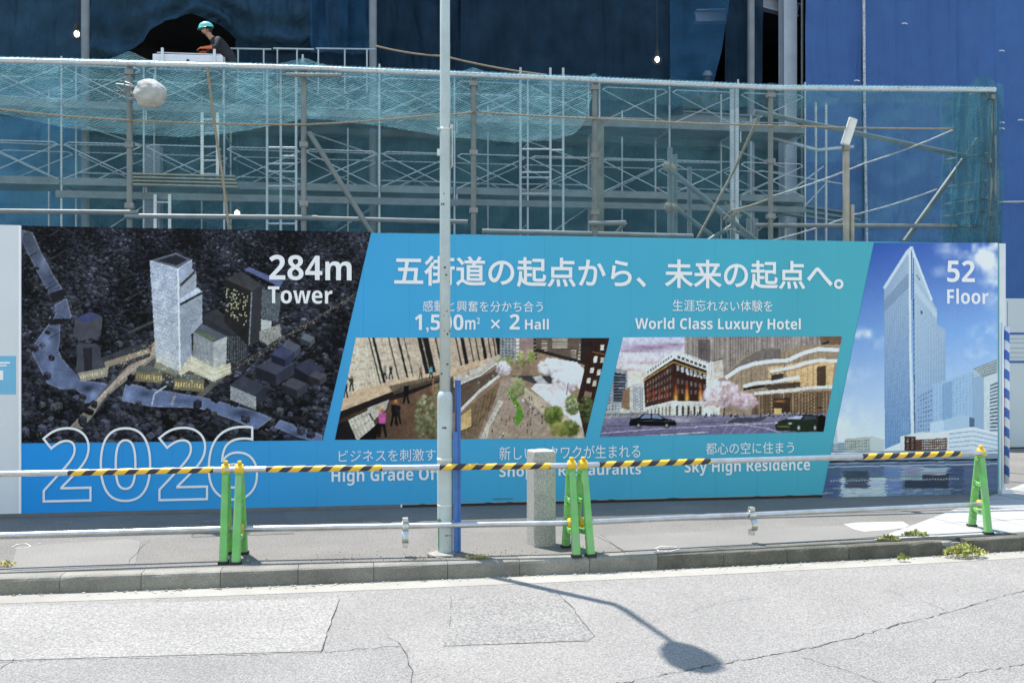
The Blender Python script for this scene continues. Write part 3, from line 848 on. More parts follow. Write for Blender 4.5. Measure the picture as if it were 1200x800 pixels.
    cv.poly([(628, 390), (694, 390), (690, 428), (660, 420), (628, 412)], (104, 86, 76)); windows(cv, [(646, 396), (666, 396), (666, 408), (646, 408)], 1, 5, (214, 196, 172), .9, fy=.45); windows(cv, [(634, 398), (642, 398), (642, 412), (634, 412)], 1, 5, (190, 174, 154), .8, fy=.4); windows(cv, [(668, 409), (676, 410), (676, 420), (668, 419)], 1, 4, (206, 190, 168), .8, fy=.4); windows(cv, [(678, 402), (688, 402), (686, 424), (676, 422)], 2, 5, (180, 164, 142), .6)
    cv.poly([(681, 395), (690, 390), (694, 430), (628, 412), (628, 408), (680, 422)], (52, 46, 46))
    cv.poly([(640, 419), (676, 424), (686, 434), (684, 462), (676, 452), (646, 442)], (222, 232, 240))
    cv.poly([(690, 390), (716, 390), (686, 515), (676, 470), (684, 436)], (62, 42, 38))
    for (x, y, h) in ((706, 407, 6), (698, 421, 7), (706, 422, 6), (694, 434, 6), (702, 436, 6), (690, 446, 6), (697, 449, 6)): cv.poly([(x - 2, y - h / 2), (x + 2.2, y - h / 2 - .5), (x + 1.4, y + h / 2), (x - 2.6, y + h / 2)], random.choice([(214, 206, 192), (190, 178, 150)]))
    cv.poly([(686, 458), (694, 460), (692, 466), (684, 464)], (150, 120, 106)); cv.line([(694, 412), (712, 416)], .8, (150, 104, 62))
    # trees
    for x, y, r, n in ((597, 421, 3, 20), (611, 421, 6, 46), (622, 418, 5, 40), (586, 422, 3, 12)): cv.clumps(x, y, r, r * 1.6, [(140, 146, 70), (108, 120, 56), (176, 178, 110)], n, 1.4)
    cv.clumps(606, 454, 9, 12, [(140, 140, 86), (104, 112, 60), (176, 172, 120), (150, 160, 110)], 110, 1.6)
    cv.clumps(590, 432, 9, 8, [(230, 218, 226), (206, 188, 200), (240, 234, 240)], 90, 1.4)
    cv.clumps(648, 430, 18, 9, [(236, 224, 228), (212, 190, 194), (246, 240, 244)], 160, 1.7); cv.clumps(664, 446, 17, 12, [(236, 224, 228), (206, 180, 184), (246, 240, 244)], 190, 1.7); cv.line([(664, 462), (666, 448)], 1, (90, 66, 60))
    cv.clumps(671, 474, 8, 12, [(112, 122, 66), (84, 98, 50), (150, 150, 96)], 100, 1.5); cv.clumps(687, 480, 8, 16, [(72, 88, 48), (104, 116, 64)], 80, 1.6)
    cv.clumps(649, 486, 11, 10, [(96, 110, 48), (130, 138, 64), (70, 86, 40)], 130, 1.8); cv.clumps(668, 502, 10, 9, [(80, 90, 40), (104, 112, 54)], 100, 1.8); cv.clumps(655, 503, 10, 8, [(150, 146, 70), (126, 128, 60)], 70, 1.7)
    grit(cv, .045, .05, .04)
    return cv

def paint_car(cv, x, y, L, col, glass=(150, 160, 190)):
    """small side-on saloon: nose to the right"""
    h = L * .30
    cv.poly([(x, y - h * .30), (x + L * .03, y - h * .62), (x + L * .18, y - h * .68), (x + L * .30, y - h * .98), (x + L * .60, y - h), (x + L * .76, y - h * .66), (x + L * .96, y - h * .52), (x + L, y - h * .28), (x + L * .98, y - h * .12), (x + L * .02, y - h * .12)], col)
    cv.poly([(x + L * .24, y - h * .68), (x + L * .33, y - h * .92), (x + L * .46, y - h * .94), (x + L * .46, y - h * .66)], glass, .8); cv.poly([(x + L * .49, y - h * .66), (x + L * .49, y - h * .94), (x + L * .60, y - h * .92), (x + L * .71, y - h * .64)], glass, .8)
    for t in (.2, .79):
        cv.glow(x + L * t, y - h * .16, L * .055, (20, 20, 22), 1); cv.glow(x + L * t, y - h * .16, L * .03, (190, 188, 190), 1)
    cv.line([(x + L * .03, y - h * .5), (x + L * .95, y - h * .46)], .5, (96, 98, 104), .7)

def paint_hotel():
    cv = Canvas(698, 388, 992, 514, 2.4, (200, 180, 180))
    def dusk(X, Y):
        t = np.clip((Y - 395) / 60, 0, 1)[..., None]
        return (1 - t) * np.array((196, 192, 214)) + t * np.array((232, 208, 190))
    cv.poly([(690, 385), (996, 385), (996, 520), (690, 520)], dusk)
    for x, y, r, ry, c, a in ((760, 407, 30, 3.2, (140, 110, 136), .8), (740, 411, 24, 2, (150, 120, 140), .7), (790, 404, 14, 2.4, (148, 116, 138), .8), (760, 425, 30, 2, (186, 150, 160), .6), (735, 433, 20, 1.6, (196, 160, 160), .7), (752, 418, 24, 2, (226, 206, 206), .6), (745, 440, 16, 2, (236, 206, 176), .7)):
        cv.glow(x, y, r, c, a, ry)
    # hotel tower behind
    cv.poly([(802, 390), (990, 390), (990, 440), (842, 450), (836, 424), (802, 414)], (150, 136, 128))
    for i in range(60):
        x = 803 + i * 3.1; cv.line([(x, 390), (x, 440)], .9, random.choice([(112, 100, 96), (176, 160, 148), (96, 88, 88)]), .8)
    cv.poly([(818, 398), (832, 398), (832, 425), (818, 420)], (96, 86, 86), .8); cv.poly([(836, 423), (846, 420), (848, 442), (837, 445)], (196, 184, 172)); cv.line([(836, 423), (847, 420)], 1, (50, 44, 46))
    cv.poly([(960, 390), (988, 390), (985, 408), (962, 406)], (120, 92, 72)); cv.line([(962, 404), (972, 400)], 2.4, (46, 50, 66))
    # curved podium
    cv.poly([(848, 440), (870, 418), (890, 410), (920, 410), (950, 404), (986, 404), (972, 500), (842, 496)], (156, 134, 112))
    cv.poly([(848, 442), (872, 420), (894, 408), (915, 408), (915, 422), (880, 424), (856, 440)], (120, 110, 104)); 
    for i in range(22): cv.line([(852 + i * 5.6, 436 - min(i, 8) * 3), (852 + i * 5.6, 470)], .6, (96, 84, 74), .6)
    for q in ([(920, 428), (958, 420), (978, 424), (975, 452), (925, 452)], [(900, 430), (918, 428), (918, 442), (900, 444)]): cv.poly(q, (224, 182, 130), .75)
    cv.poly([(957, 430), (968, 428), (968, 452), (957, 452)], (70, 56, 48), .9)
    for i in range(7): cv.line([(925 + i * 7, 428), (925 + i * 7, 452)], .5, (120, 92, 70), .7)
    def band(pts, w, c): 
        P = []
        for (a, b) in zip(pts, pts[1:]):
            for t in range(6): P.append((a[0] + (b[0] - a[0]) * t / 6, a[1] + (b[1] - a[1]) * t / 6))
        P.append(pts[-1]); cv.line(P, w, c)
    band([(850, 443), (866, 432), (884, 426), (905, 423), (924, 422), (940, 414), (958, 409), (985, 410)], 4.6, (232, 222, 214))
    band([(902, 435), (914, 433), (930, 430), (944, 425), (960, 422), (984, 423)], 4.0, (226, 216, 206)); band([(902, 438), (930, 433), (960, 425)], .8, (120, 104, 92))
    band([(871, 453), (884, 449), (905, 447), (925, 444), (937, 442)], 4.2, (226, 216, 208)); band([(884, 461), (905, 459), (930, 457), (950, 454), (980, 453)], 3.8, (220, 206, 196)); band([(871, 456), (896, 452)], 3, (50, 40, 36))
    cv.poly([(904, 439), (918, 437), (918, 443), (904, 446)], (70, 60, 56)); cv.poly([(896, 451), (938, 447), (938, 453), (900, 457)], (86, 70, 60))
    cv.poly([(884, 463), (980, 457), (974, 488), (880, 488)], (110, 88, 70))
    for i in range(26): cv.line([(886 + i * 3.6, 463 - i * .2), (886 + i * 3.6, 487)], .6, random.choice([(60, 48, 42), (176, 146, 112), (206, 172, 126)]), .8)
    cv.poly([(906, 467), (926, 465), (926, 488), (906, 488)], (66, 52, 46), .9); cv.glow(914, 470, 6, (196, 126, 70), .9, 1.2); cv.poly([(907, 478), (916, 478), (916, 487), (907, 487)], (226, 192, 116), .9)
    # left offices
    cv.poly([(716, 430), (735, 434), (736, 476), (704, 476)], (150, 150, 158)); cv.poly([(719, 436), (733, 438), (733, 470), (719, 470)], (52, 54, 62)); windows(cv, [(718, 438), (733, 439), (733, 470), (717, 470)], 1, 9, (120, 124, 134), .95, fy=.35); windows(cv, [(706, 440), (716, 438), (716, 474), (704, 474)], 1, 10, (104, 106, 116), .9, fy=.4)
    cv.poly([(730, 458), (741, 450), (753, 448), (753, 482), (729, 482)], (196, 188, 178)); cv.poly([(730, 458), (738, 453), (738, 480), (728, 478)], (140, 112, 88)); cv.poly([(741, 452), (753, 450), (753, 481), (742, 481)], (186, 184, 184))
    for i in range(6): cv.line([(743 + i * 2, 453), (743 + i * 2, 481)], .7, (110, 110, 116))
    cv.poly([(704, 474), (728, 472), (728, 484), (702, 484)], (172, 172, 172)); windows(cv, [(706, 474), (727, 473), (727, 481), (705, 482)], 6, 2, (104, 104, 108), .5)
    # brown hall with lit base
    cv.poly([(754, 438), (788, 414), (790, 472), (756, 478)], (76, 50, 44)); cv.poly([(788, 416), (828, 430), (827, 472), (790, 472)], (66, 42, 38))
    cv.poly([(754, 437), (790, 411), (830, 426), (829, 434), (790, 420), (754, 444)], (226, 218, 208)); cv.poly([(754, 432), (760, 430), (768, 434), (756, 442)], (220, 208, 196)); cv.line([(754, 446), (789, 424)], .9, (196, 160, 80)); cv.line([(789, 424), (829, 438)], .9, (196, 160, 80))
    windows(cv, [(758, 434), (788, 414), (788, 419), (758, 439)], 10, 1, (70, 60, 58), .5); windows(cv, [(793, 415), (828, 428), (828, 433), (793, 420)], 7, 1, (60, 54, 56), .6)
    windows(cv, [(757, 448), (787, 428), (787, 466), (757, 474)], 9, 4, (120, 108, 104), .5); windows(cv, [(792, 425), (828, 437), (828, 446), (792, 436)], 7, 1, (176, 176, 180), .6); windows(cv, [(792, 440), (828, 449), (828, 465), (792, 464)], 7, 2, (104, 92, 90), .5); windows(cv, [(804, 434), (824, 440), (824, 445), (804, 440)], 5, 1, (230, 222, 206), .5)
    for x in (792, 805, 821): cv.glow(x, 466, 2.2, (255, 196, 84), 1, 6); cv.glow(x, 458, 1.4, (226, 110, 50), .8, 7)
    for x in (760, 766, 773, 781): cv.glow(x, 462, 1.4, (176, 70, 46), .8, 6)
    cv.poly([(755, 478), (788, 470), (826, 471), (826, 490), (754, 490)], (206, 198, 186)); cv.line([(755, 478), (788, 470), (828, 471)], 1.4, (240, 236, 226)); windows(cv, [(757, 480), (787, 473), (787, 488), (757, 489)], 7, 1, (126, 116, 108), .45, fy=.8); windows(cv, [(790, 474), (824, 474), (824, 488), (790, 488)], 5, 1, (84, 76, 76), .4, fy=.8)
    # street
    cv.poly([(690, 488), (996, 484), (996, 520), (690, 520)], lambda X, Y: np.stack([128 - (Y - 488) * .8, 122 - (Y - 488) * .9, 142 - (Y - 488) * .5], -1), 1, .03)
    cv.poly([(704, 484), (760, 482), (760, 488), (702, 490)], (150, 146, 146)); windows(cv, [(705, 483), (756, 482), (756, 488), (704, 489)], 26, 1, (70, 66, 66), .4)
    cv.line([(698, 508), (760, 503), (850, 498), (990, 492)], .9, (196, 186, 200), .8); cv.line([(698, 500), (760, 497), (860, 494)], .8, (70, 66, 78), .8); cv.line([(850, 494), (900, 502), (930, 512)], .8, (204, 190, 206), .8); cv.line([(700, 514), (740, 512), (830, 506)], 1.4, (210, 204, 214), .7); cv.glow(800, 492, 14, (214, 200, 196), .6, 3); cv.poly([(860, 490), (900, 488), (890, 494), (850, 496)], (60, 56, 62), .7)
    for i in range(5): cv.line([(846 + i * 8, 510), (852 + i * 10, 500)], .7, (170, 156, 176), .6)
    cv.poly([(824, 478), (834, 478), (834, 487), (825, 488)], (226, 220, 222))
    for _ in range(46): person_mark(cv, random.uniform(792, 960), random.uniform(486, 490), random.uniform(4, 6), random.choice([(40, 36, 38), (70, 60, 60), (180, 170, 166)]))
    # cherry tree
    cv.line([(848, 488), (850, 470)], 1.6, (64, 48, 46)); cv.clumps(847, 462, 22, 15, [(222, 196, 200), (196, 164, 172), (236, 218, 222), (176, 146, 152)], 320, 1.7); cv.clumps(872, 470, 16, 9, [(206, 172, 182), (186, 150, 162), (226, 204, 210)], 130, 1.6); cv.clumps(828, 468, 6, 8, [(226, 206, 210), (206, 180, 186)], 40, 1.5)
    paint_car(cv, 737, 501, 56, (18, 18, 22))
    # dark green car, nose to the left, and the man beside it
    cv.poly([(908, 499), (910, 494), (920, 491), (930, 487), (948, 485), (962, 487), (964, 504), (945, 506), (910, 504)], (44, 54, 40)); cv.poly([(921, 491), (931, 487), (941, 487), (938, 491)], (168, 172, 214)); cv.poly([(943, 487), (956, 487), (957, 491), (941, 491)], (70, 74, 84)); cv.line([(910, 499), (925, 500)], 1.6, (120, 98, 70)); cv.glow(910, 495, 1.6, (250, 246, 230), 1, 1); cv.glow(926, 496, 2, (250, 246, 230), 1, 1)
    for x, r in ((936, 2.8), (955, 2.4)): cv.glow(x, 501, r, (16, 16, 18), 1, 4); cv.glow(x, 501, r * .6, (206, 206, 206), 1, 2.6)
    cv.poly([(957, 506), (959, 488), (963, 485), (968, 488), (966, 506)], (24, 22, 26)); cv.glow(961, 480, 2, (120, 84, 70), 1, 2.6); cv.glow(961, 477.5, 2, (30, 26, 26), 1, 1.2)
    grit(cv, .045, .05, .04)
    return cv

def paint_tower():
    cv = Canvas(958, 278, 1176, 592, 2.0, (120, 160, 220))
    def skyc(X, Y):
        t = np.clip((Y - 284) / 235, 0, 1)[..., None]; s = np.clip((X - 1000) / 170, 0, 1)[..., None]
        top = np.array((48, 82, 170)); mid = np.array((110, 150, 214)); low = np.array((206, 218, 236))
        c = np.where(t < .45, top + (mid - top) * (t / .45), mid + (low - mid) * ((t - .45) / .55))
        return c + s * (1 - t) * np.array((34, 34, 26))
    cv.poly([(950, 275), (1180, 275), (1180, 545), (950, 545)], skyc)
    n = cv.noise(22, 1) + cv.noise(9, .6) + cv.noise(4, .3)
    def cloud(x, y, rx, ry, a, th=-.2):
        f = np.exp(-(((cv.X - x) / rx) ** 2 + ((cv.Y - y) / ry) ** 2)) * a
        f = np.clip(f * (.95 + .6 * n) - .08, 0, 1)[..., None]
        cv.a[:] = cv.a * (1 - f) + np.array((226, 230, 240)) * f
    for q in ((1160, 300, 34, 22, 1.0), (1125, 292, 26, 10, .55), (1168, 330, 16, 26, .8), (1013, 391, 11, 6, .95), (1028, 400, 14, 9, .4), (1145, 413, 13, 6, .8), (1150, 392, 14, 14, .5), (1166, 400, 12, 20, .45), (1000, 440, 30, 10, .3), (985, 500, 30, 30, .5), (1100, 318, 12, 8, .3)): cloud(*q)
    # the tower: left face, bright edge, right face
    A_, B_, C_, D_ = (1036, 338), (1065, 293), (1071, 505), (1036, 525)
    Lf = [A_, (1066, 292), (1070, 512), (1037, 526)]
    def lf(X, Y):
        t = np.clip((Y - 295) / 230, 0, 1)[..., None]
        return (1 - t) * np.array((158, 176, 204)) + t * np.array((100, 138, 190))
    Rf = [(1069, 292), (1092, 352), (1098, 362), (1098, 380), (1108, 386), (1108, 512), (1071, 514)]
    def rf(X, Y):
        t = np.clip((Y - 295) / 230, 0, 1)[..., None]; s = np.clip((X - 1070) / 40, 0, 1)[..., None]
        return (1 - t) * np.array((172, 190, 214)) + t * np.array((132, 164, 206)) - 10 * s
    cv.poly(Lf, lf); cv.poly(Rf, rf)
    for j in range(52):
        t = j / 52
        a = (1036 + .5 * t, 338 + 188 * t); b = (1066 + 4 * t, 292 + 220 * t); cv.line([a, b], .5, (92, 122, 168), .55)
        if t > .08: cv.line([(1070 + t, 300 + 212 * t), (1108, 356 + 156 * t)] if t > .3 else [(1070, 300 + 212 * t), (1082 + 50 * t, 330 + 190 * t)], .45, (110, 138, 178), .45)
    for i in range(1, 12):
        s = i / 12; cv.line([(1036 + 30 * s, 338 - 46 * s + 8), (1037 + 33 * s, 526 - 14 * s)], .4, (188, 204, 226), .35)
        cv.line([(1071 + 37 * s, 300 + 90 * s if s < .7 else 388), (1071 + 37 * s, 512)], .5, (190, 208, 230), .4)
    cv.poly([(1036, 352), (1066, 318), (1066, 336), (1036, 366)], (110, 130, 164), .55); cv.poly([(1072, 330), (1098, 366), (1098, 374), (1072, 342)], (186, 202, 224), .6); cv.line([(1079, 364), (1081, 368)], 1.6, (50, 62, 90)); cv.line([(1074, 322), (1078, 328)], 1.2, (70, 84, 112))
    cv.line([(1036, 338), (1064, 294), (1068, 291)], 3.6, (186, 202, 224)); cv.line([(1069, 292), (1092, 352)], 2.6, (192, 210, 230)); cv.line([(1066, 294), (1067, 420), (1069, 512)], 2.6, (196, 212, 232)); cv.line([(1070.5, 302), (1071, 420), (1072, 510)], 1.1, (62, 78, 108)); cv.line([(1066, 290), (1070, 290)], 2, (206, 218, 234))
    # lower glass blocks
    cv.poly([(1074, 464), (1094, 452), (1094, 508), (1074, 508)], (140, 166, 206)); windows(cv, [(1075, 464), (1093, 454), (1093, 506), (1075, 506)], 6, 9, (104, 128, 170), .5)
    cv.poly([(1093, 451), (1139, 435), (1141, 440), (1141, 500), (1093, 494)], (150, 180, 216)); cv.poly([(1139, 435), (1154, 442), (1154, 508), (1140, 508)], (140, 166, 200))
    cv.poly([(1104, 450), (1116, 446), (1116, 492), (1104, 493)], (120, 152, 196), .7)
    for i in range(12): cv.line([(1094 + i * 3.9, 451 - i * 1.3), (1094 + i * 3.9, 494)], .5, (112, 144, 190), .6)
    for j in range(12): cv.line([(1093, 455 + j * 3.4), (1139, 440 + j * 4.6)], .4, (118, 150, 194), .5)
    cv.poly([(1140, 432), (1168, 421), (1168, 437), (1152, 442)], (128, 142, 152)); 
    for i in range(4): cv.line([(1141, 434 + i * 2.4), (1168, 423 + i * 3.6)], .6, (206, 214, 222), .8)
    cv.poly([(1153, 442), (1170, 436), (1170, 520), (1153, 508)], (188, 200, 214)); windows(cv, [(1160, 450), (1170, 446), (1170, 506), (1160, 506)], 1, 14, (90, 106, 130), 1, fy=.5); windows(cv, [(1154, 446), (1159, 446), (1159, 506), (1154, 506)], 2, 14, (206, 212, 214), .4)
    cv.poly([(1106, 492), (1126, 486), (1140, 488), (1140, 506), (1106, 508)], (160, 186, 216)); cv.poly([(1090, 495), (1106, 492), (1106, 508), (1090, 508)], (178, 200, 226)); cv.poly([(1136, 488), (1142, 490), (1142, 502), (1136, 500)], (84, 104, 140))
    cv.poly([(1100, 506), (1140, 500), (1172, 508), (1172, 532), (1100, 528)], (196, 208, 224)); 
    for j in range(4): cv.line([(1100, 510 + j * 5), (1140, 505 + j * 5.4), (1172, 512 + j * 5)], 1.1, (120, 142, 176), .8)
    cv.line([(1100, 507), (1140, 501), (1172, 509)], 1.4, (226, 234, 244))
    # older buildings on the bank
    cv.poly([(990, 514), (1022, 511), (1036, 515), (1036, 530), (990, 530)], (170, 178, 180)); windows(cv, [(990, 516), (1019, 514), (1019, 528), (990, 528)], 13, 4, (84, 92, 90), .5); cv.poly([(1020, 511), (1036, 515), (1036, 530), (1020, 530)], (186, 196, 206), .8)
    cv.poly([(974, 518), (990, 518), (990, 530), (972, 530)], (150, 168, 190)); cv.poly([(978, 504), (981, 504), (982, 530), (977, 530)], (176, 190, 210)); windows(cv, [(974, 519), (990, 519), (990, 530), (973, 530)], 1, 4, (104, 120, 146), 1, fy=.4)
    cv.poly([(1055, 511), (1080, 506), (1112, 508), (1112, 530), (1055, 530)], (206, 212, 220)); cv.poly([(1060, 511), (1073, 511), (1073, 528), (1060, 528)], (64, 46, 46)); cv.poly([(1073, 515), (1110, 513), (1110, 527), (1073, 529)], (92, 66, 62)); windows(cv, [(1080, 515), (1110, 514), (1110, 526), (1080, 527)], 12, 4, (196, 196, 196), .45); windows(cv, [(1061, 513), (1072, 513), (1072, 526), (1061, 526)], 2, 5, (130, 116, 114), .5); cv.glow(1060, 500, 5, (126, 160, 200), .6, 7)
    # bank and water with broken reflections
    cv.poly([(960, 529), (1175, 527), (1175, 545), (958, 548)], (126, 142, 166)); cv.line([(968, 531), (1172, 530)], 1.6, (206, 214, 224)); cv.line([(964, 541), (1172, 538)], 2.4, (44, 52, 66)); 
    cv.poly([(955, 544), (1175, 540), (1175, 592), (950, 592)], lambda X, Y: np.stack([86 + (Y - 544) * .5, 104 + (Y - 544) * .5, 138 + (Y - 544) * .4], -1), 1, .05)
    for (x0, x1, y0, y1, c, a) in ((1036, 1056, 546, 588, (110, 140, 186), .7), (985, 1038, 560, 584, (190, 204, 220), .8), (990, 1018, 552, 572, (62, 70, 86), .8), (1060, 1112, 552, 572, (52, 56, 72), .8), (1056, 1080, 546, 562, (150, 166, 190), .7), (1114, 1130, 546, 580, (66, 80, 112), .7), (1130, 1172, 546, 586, (84, 98, 130), .6), (964, 985, 546, 588, (74, 92, 128), .7), (1080, 1110, 548, 556, (176, 190, 206), .7)):
        for k in range(46):
            y = y0 + (y1 - y0) * k / 46; j0, j1 = random.gauss(0, 1.6), random.gauss(0, 1.6)
            cv.line([(x0 + j0, y), (x1 + j1, y)], (y1 - y0) / 46 * 1.2, [v * random.uniform(.85, 1.12) for v in c], a)
    for _ in range(150):
        x = random.uniform(962, 1168); y = random.uniform(572, 590); cv.line([(x, y), (x + random.uniform(3, 12), y)], .8, random.choice([(186, 200, 220), (90, 108, 146)]), .5)
    for i in range(46): cv.glow(974 + i * 3.3, 563 - i * .05 + random.uniform(-.4, .4), 1.1, (206, 214, 226), .8, .8)
    cv.line([(966, 547), (1172, 543)], 1, (206, 214, 226), .7)
    grit(cv, .008, .006, .004)
    return cv

PRINT_K = 1.16
def print_mat(name):
    m = bpy.data.materials.new(name); m.use_nodes = True
    t = m.node_tree; b = t.nodes['Principled BSDF']
    b.inputs['Roughness'].default_value = .5
    b.inputs['Specular IOR Level'].default_value = .08
    a = t.nodes.new('ShaderNodeVertexColor'); a.layer_name = 'ink'
    t.links.new(a.outputs[0], b.inputs['Base Color'])
    return m
M_PRINT = print_mat('printed_film')

PANEL_W = 0.5
def print_sheet(name, cv, quad_px, nx, ny, parent, label, sat=1.0, con=1.0, tint=(1, 1, 1)):
    """a printed film stuck on the panels: fine grid, slightly dipped at every panel seam"""
    (tl, tr, br, bl) = [UZ(*p) for p in quad_px]
    s = np.linspace(0, 1, nx + 1); t = np.linspace(0, 1, ny + 1)
    Sg, Tg = np.meshgrid(s, t)
    U = (tl[0] * (1 - Sg) + tr[0] * Sg) * (1 - Tg) + (bl[0] * (1 - Sg) + br[0] * Sg) * Tg
    Z = (tl[1] * (1 - Sg) + tr[1] * Sg) * (1 - Tg) + (bl[1] * (1 - Sg) + br[1] * Sg) * Tg
    seam = np.abs(((U / PANEL_W) + .5) % 1.0 - .5) * PANEL_W
    V = -.0035 + .0022 * np.exp(-(seam / .006) ** 2) + .0004 * np.sin(U * 9 + Z * 3)
    X = PL.x + D.x * U + N.x * V; Y = PL.y + D.y * U + N.y * V
    px = 600 + FPX * X / Y; py = HOR + FPX * (CAM_Z - Z) / Y
    c = np.clip(cv.sample(px.ravel(), py.ravel()), 0, 255) / 255.0
    c = c * np.array(tint); g_ = c.mean(1, keepdims=True); c = g_ + (c - g_) * sat; c = np.clip(.5 + (c - .5) * con - .02 * (con - 1), .0, 1)
    c = np.where(c <= .04045, c / 12.92, ((c + .055) / 1.055) ** 2.4) * PRINT_K
    c = np.clip(c, 0.004, .84)
    org = world_of(parent).translation
    co = np.stack([X - org.x, Y - org.y, Z - org.z], -1).reshape(-1, 3)
    i = np.arange(nx); j = np.arange(ny)
    I, J = np.meshgrid(i, j)
    a = (J * (nx + 1) + I).ravel()
    f = np.stack([a + nx + 1, a + nx + 2, a + 1, a], -1)
    me = bpy.data.meshes.new(name)
    me.from_pydata(co.tolist(), [], f.tolist())
    at = me.color_attributes.new('ink', 'FLOAT_COLOR', 'POINT')
    at.data.foreach_set('color', np.concatenate([c, np.ones((len(c), 1))], 1).astype(np.float32).ravel())
    me.materials.append(M_PRINT)
    me.shade_smooth()
    o = bpy.data.objects.new(name, me); o.location = org
    COL.objects.link(o); adopt(o, parent)
    tag(o, label)
    return o

# ------------------------------------------------------------------ the hoarding
def grad_mat():
    m = bpy.data.materials.new('blue_teal_print'); m.use_nodes = True
    t = m.node_tree; b = t.nodes['Principled BSDF']; L = t.links.new
    b.inputs['Roughness'].default_value = .5; b.inputs['Specular IOR Level'].default_value = .12
    g_ = t.nodes.new('ShaderNodeNewGeometry')
    dt = t.nodes.new('ShaderNodeVectorMath'); dt.operation = 'DOT_PRODUCT'; dt.inputs[1].default_value = D
    L(g_.outputs['Position'], dt.inputs[0])
    mr = t.nodes.new('ShaderNodeMapRange'); mr.inputs[1].default_value = PL.dot(D); mr.inputs[2].default_value = PR.dot(D)
    L(dt.outputs['Value'], mr.inputs[0])
    cr = t.nodes.new('ShaderNodeValToRGB')
    el = cr.color_ramp.elements
    el[0].position = 0; el[0].color = (*lin((40, 146, 222)), 1)
    el[1].position = 1; el[1].color = (*lin((86, 174, 178)), 1)
    for p, c in ((.3, (70, 164, 216)), (.5, (76, 170, 204)), (.75, (80, 172, 190))):
        e = el.new(p); e.color = (*lin(c), 1)
    L(mr.outputs[0], cr.inputs[0])
    n1 = t.nodes.new('ShaderNodeTexNoise'); n1.inputs['Scale'].default_value = 1.1; n1.inputs['Detail'].default_value = 3
    L(g_.outputs['Position'], n1.inputs['Vector'])
    r2 = t.nodes.new('ShaderNodeMapRange'); r2.inputs[3].default_value = .93; r2.inputs[4].default_value = 1.07; L(n1.outputs['Fac'], r2.inputs[0])
    mm = t.nodes.new('ShaderNodeMix'); mm.data_type = 'RGBA'; mm.blend_type = 'MULTIPLY'; mm.inputs[0].default_value = 1
    L(cr.outputs[0], mm.inputs[6]); L(r2.outputs[0], mm.inputs[7]); L(mm.outputs[2], b.inputs['Base Color'])
    return m
M_BLUE = grad_mat()
M_WHITEP = mat('white_panel', (.66, .67, .70), .45, var=.03, scale=2, dirt=(.58, .58, .6), dscale=1.2, damt=.4)
M_WHITE = mat('white_ink', (.86, .835, .84), .5, var=.015, scale=3)
M_GALV = mat('galvanised_steel', (.42, .44, .45), .38, .75, var=.12, scale=12, rnd=.1)
M_GALVD = mat('dull_steel', (.22, .23, .235), .5, .55, var=.2, scale=8, rnd=.15)
M_RAILG = mat('base_rail_grey', (.14, .14, .145), .6, var=.15, scale=6)
M_SKYB = mat('pale_blue_notice', lin((112, 178, 212)), .5, var=.03)

hoard = thing('hoarding', W(HLEN / 2, .03, 0), 'long construction hoarding printed with city views and white lettering on blue', 'hoarding')
HZ0, HZ1 = .035, 3.0
nP = int(math.ceil(HLEN / PANEL_W))
pan_me = {}
def panel(u0, u1, z1, m, z0=HZ0):
    w = u1 - u0
    key = (round(w, 3), m.name, round(z1, 2))
    cx = W((u0 + u1) / 2, .0, 0)
    if key not in pan_me:
        b = MB(); e = .0012; gp = .0002
        hw = w / 2 - gp
        pts = [(-hw, .030), (-hw, e), (-hw + e, 0), (hw - e, 0), (hw, e), (hw, .030)]
        vs = [D * x_ + N * y_ + UP * z_ for z_ in (z0, z1) for x_, y_ in pts]
        n6 = 6
        b.add(vs, [[k, (k + 1) % n6, n6 + (k + 1) % n6, n6 + k] for k in range(n6)] + [[5, 4, 3, 2, 1, 0], [6, 7, 8, 9, 10, 11]])
        me = bpy.data.meshes.new('hoarding_panel'); me.from_pydata(b.v, [], b.f); me.materials.append(m)
        pan_me[key] = me
    o = bpy.data.objects.new('hoarding_panel', pan_me[key]); o.location = cx
    COL.objects.link(o); adopt(o, hoard)
    return o
for i in range(nP):
    panel(i * PANEL_W, min(HLEN, (i + 1) * PANEL_W), HZ1 + random.choice((0, 0, 0, -.004, .003)), M_BLUE)
for i in range(-4, 0):
    panel(i * PANEL_W - .012, (i + 1) * PANEL_W - .012, HZ1 + .012, M_WHITEP)
# white edge strip of the first plain panel, base rail, back frame
boxobj('edge_strip', W(-.012, -.004, 1.51), .012, .003, 1.495, M_WHITE, hoard)
boxobj('base_rail', W(1.0, .020, .018), 2.9, .045, .018, M_RAILG, hoard)
boxobj('base_rail', W(7.4, .040, .012), 3.48, .03, .012, mat('dark_rail', (.03, .025, .022), .8), hoard)
for z in (.5, 1.5, 2.6):
    tube('back_rail', W(-2, .075, z), W(HLEN, .075, z), .024, M_GALVD, hoard)
for i in range(0, 12):
    tube('back_post', W(.2 + i * .97, .13, 0), W(.2 + i * .97, .13, 2.94), .024, M_GALVD, hoard)
